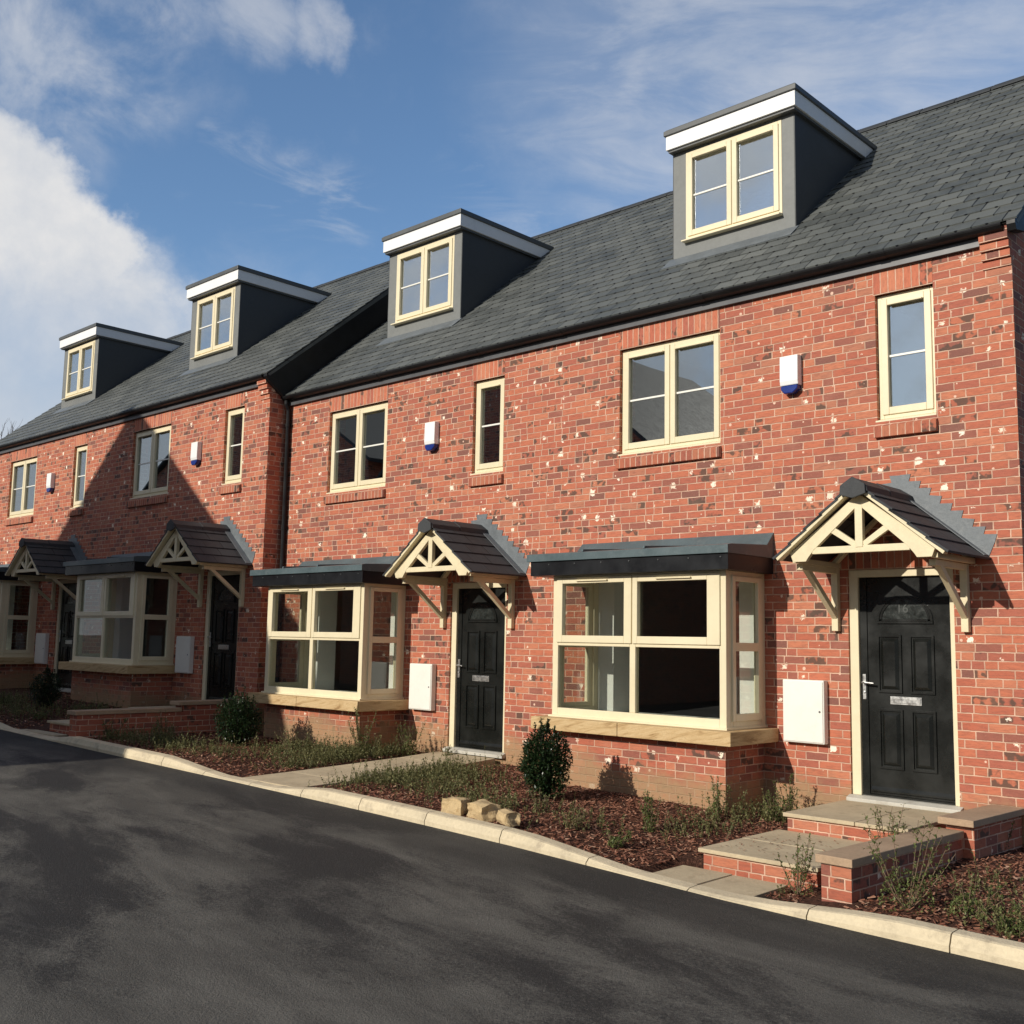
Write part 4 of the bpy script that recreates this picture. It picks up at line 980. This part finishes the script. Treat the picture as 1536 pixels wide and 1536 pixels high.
big = mx(blob((-.912,.318,.300),.09,.135), blob((-.893,.335,.325),.045,.085), blob((-.870,.385,.318),.025,.060), blob((-.91,.36,.215),.07,.17), blob((-.885,.42,.225),.03,.11))
big = n.m('MULTIPLY', n.mapr(n.m('ADD', big, n.m('MULTIPLY', nc, .9)), .05, .95), n.mapr(n.m('ADD', dz, n.m('MULTIPLY', nc, .25)), .20, .34, .62, .97))
w1 = mx(blob((-.815,.345,.470),.02,.13), n.m('MULTIPLY', blob((-.765,.41,.500),.0,.06), .7), n.m('MULTIPLY', mx(blob((-.735,.455,.503),.0,.045), blob((-.706,.495,.506),.0,.035)), .8))
wisp = n.m('MULTIPLY', n.m('MULTIPLY', w1, n.mapr(nz, .34, .66)), .62)
hz = mx(blob((-.45,.74,.50),.02,.26,Gs), blob((-.30,.80,.50),.02,.26,Gs))
haze = n.m('MULTIPLY', n.m('MULTIPLY', hz, n.mapr(ns, -.16, .22, .3, 1.)), .50)
th = mx(blob((-.79,.48,.378),.0,.06), blob((-.73,.568,.377),.0,.05), blob((-.76,.52,.378),.0,.05), blob((-.60,.68,.40),.0,.1))
thin = n.m('MULTIPLY', n.m('MULTIPLY', th, n.mapr(ns, .02, .25)), .35)
lowh = n.m('MULTIPLY', n.m('SUBTRACT', 1, n.mapr(n.m('ADD', dz, n.m('MULTIPLY', nc, .16)), .14, .34)), n.mapr(dx, -.55, -.84, .2, .9))
behind = n.m('MULTIPLY', n.mapr(dy, .1, -.25), n.mapr(nz, .38, .62, .25, .85))
den = mx(big, wisp, haze, thin, lowh, behind)
edge = n.mapr(n.m('ADD', dz, n.m('MULTIPLY', nc, .12)), .15, .34)
shade = n.m('MULTIPLY', n.mapr(n.noise(G, 11., 7, .6), .3, .7, .55, 1.05), n.m('ADD', .45, n.m('MULTIPLY', edge, .55)))
ccol = n.mix(shade, (4.3,5.0,6.1), (8.1,8.0,7.9))
skyc = n.mix(1., sky.outputs[0], (1.22,1.38,1.50), 'MULTIPLY')
south = n.mapr(dy, .15, -.35); ccol = n.mix(south, ccol, n.mix(shade, (3.6,3.9,4.4), (6.2,6.3,6.4))); skyc = n.mix(south, skyc, n.mix(1., sky.outputs[0], (.85,.95,1.05), 'MULTIPLY'))
upz = n.mapr(dz, .55, .8); skyc = n.mix(upz, skyc, n.mix(1., sky.outputs[0], (.8,.95,1.05), 'MULTIPLY'))
fin = n.mix(den, skyc, ccol)
fin = n.mix(n.mapr(dx, -.22, .25), fin, n.mix(1., fin, (.60,.62,.66), 'MULTIPLY'))  # unseen right-hand sky dimmed to deepen the shade on faces turned that way
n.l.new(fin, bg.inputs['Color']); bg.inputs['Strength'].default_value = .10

# ------------------------------------------------------------------ camera
CAMV = (3.10241, -9.57036, 1.38215, .7586, .1187, .01849, 1614.08)
cd = bpy.data.cameras.new('camera'); co = bpy.data.objects.new('camera', cd); COL.objects.link(co)
yaw, pit, rol = CAMV[3:6]
f_ = Vector((-math.sin(yaw)*math.cos(pit), math.cos(yaw)*math.cos(pit), math.sin(pit))); r_ = Vector((math.cos(yaw), math.sin(yaw), 0)); u_ = r_.cross(f_)
r2 = r_*math.cos(rol)+u_*math.sin(rol); u2 = -r_*math.sin(rol)+u_*math.cos(rol)
mw = Matrix(((r2.x,u2.x,-f_.x,CAMV[0]),(r2.y,u2.y,-f_.y,CAMV[1]),(r2.z,u2.z,-f_.z,CAMV[2]),(0,0,0,1)))
co.matrix_world = mw; cd.sensor_width = 36; cd.lens = CAMV[6]/1536*36; cd.clip_start = .05; cd.clip_end = 2000
S.camera = co
S.render.engine = 'CYCLES'; S.render.resolution_x = 1024; S.render.resolution_y = 1024
S.cycles.max_bounces = 8; S.cycles.transparent_max_bounces = 16; S.cycles.diffuse_bounces = 4; S.cycles.glossy_bounces = 4
S.view_settings.view_transform = 'Standard'; S.view_settings.look = 'None'; S.view_settings.exposure = 0; S.view_settings.gamma = 1
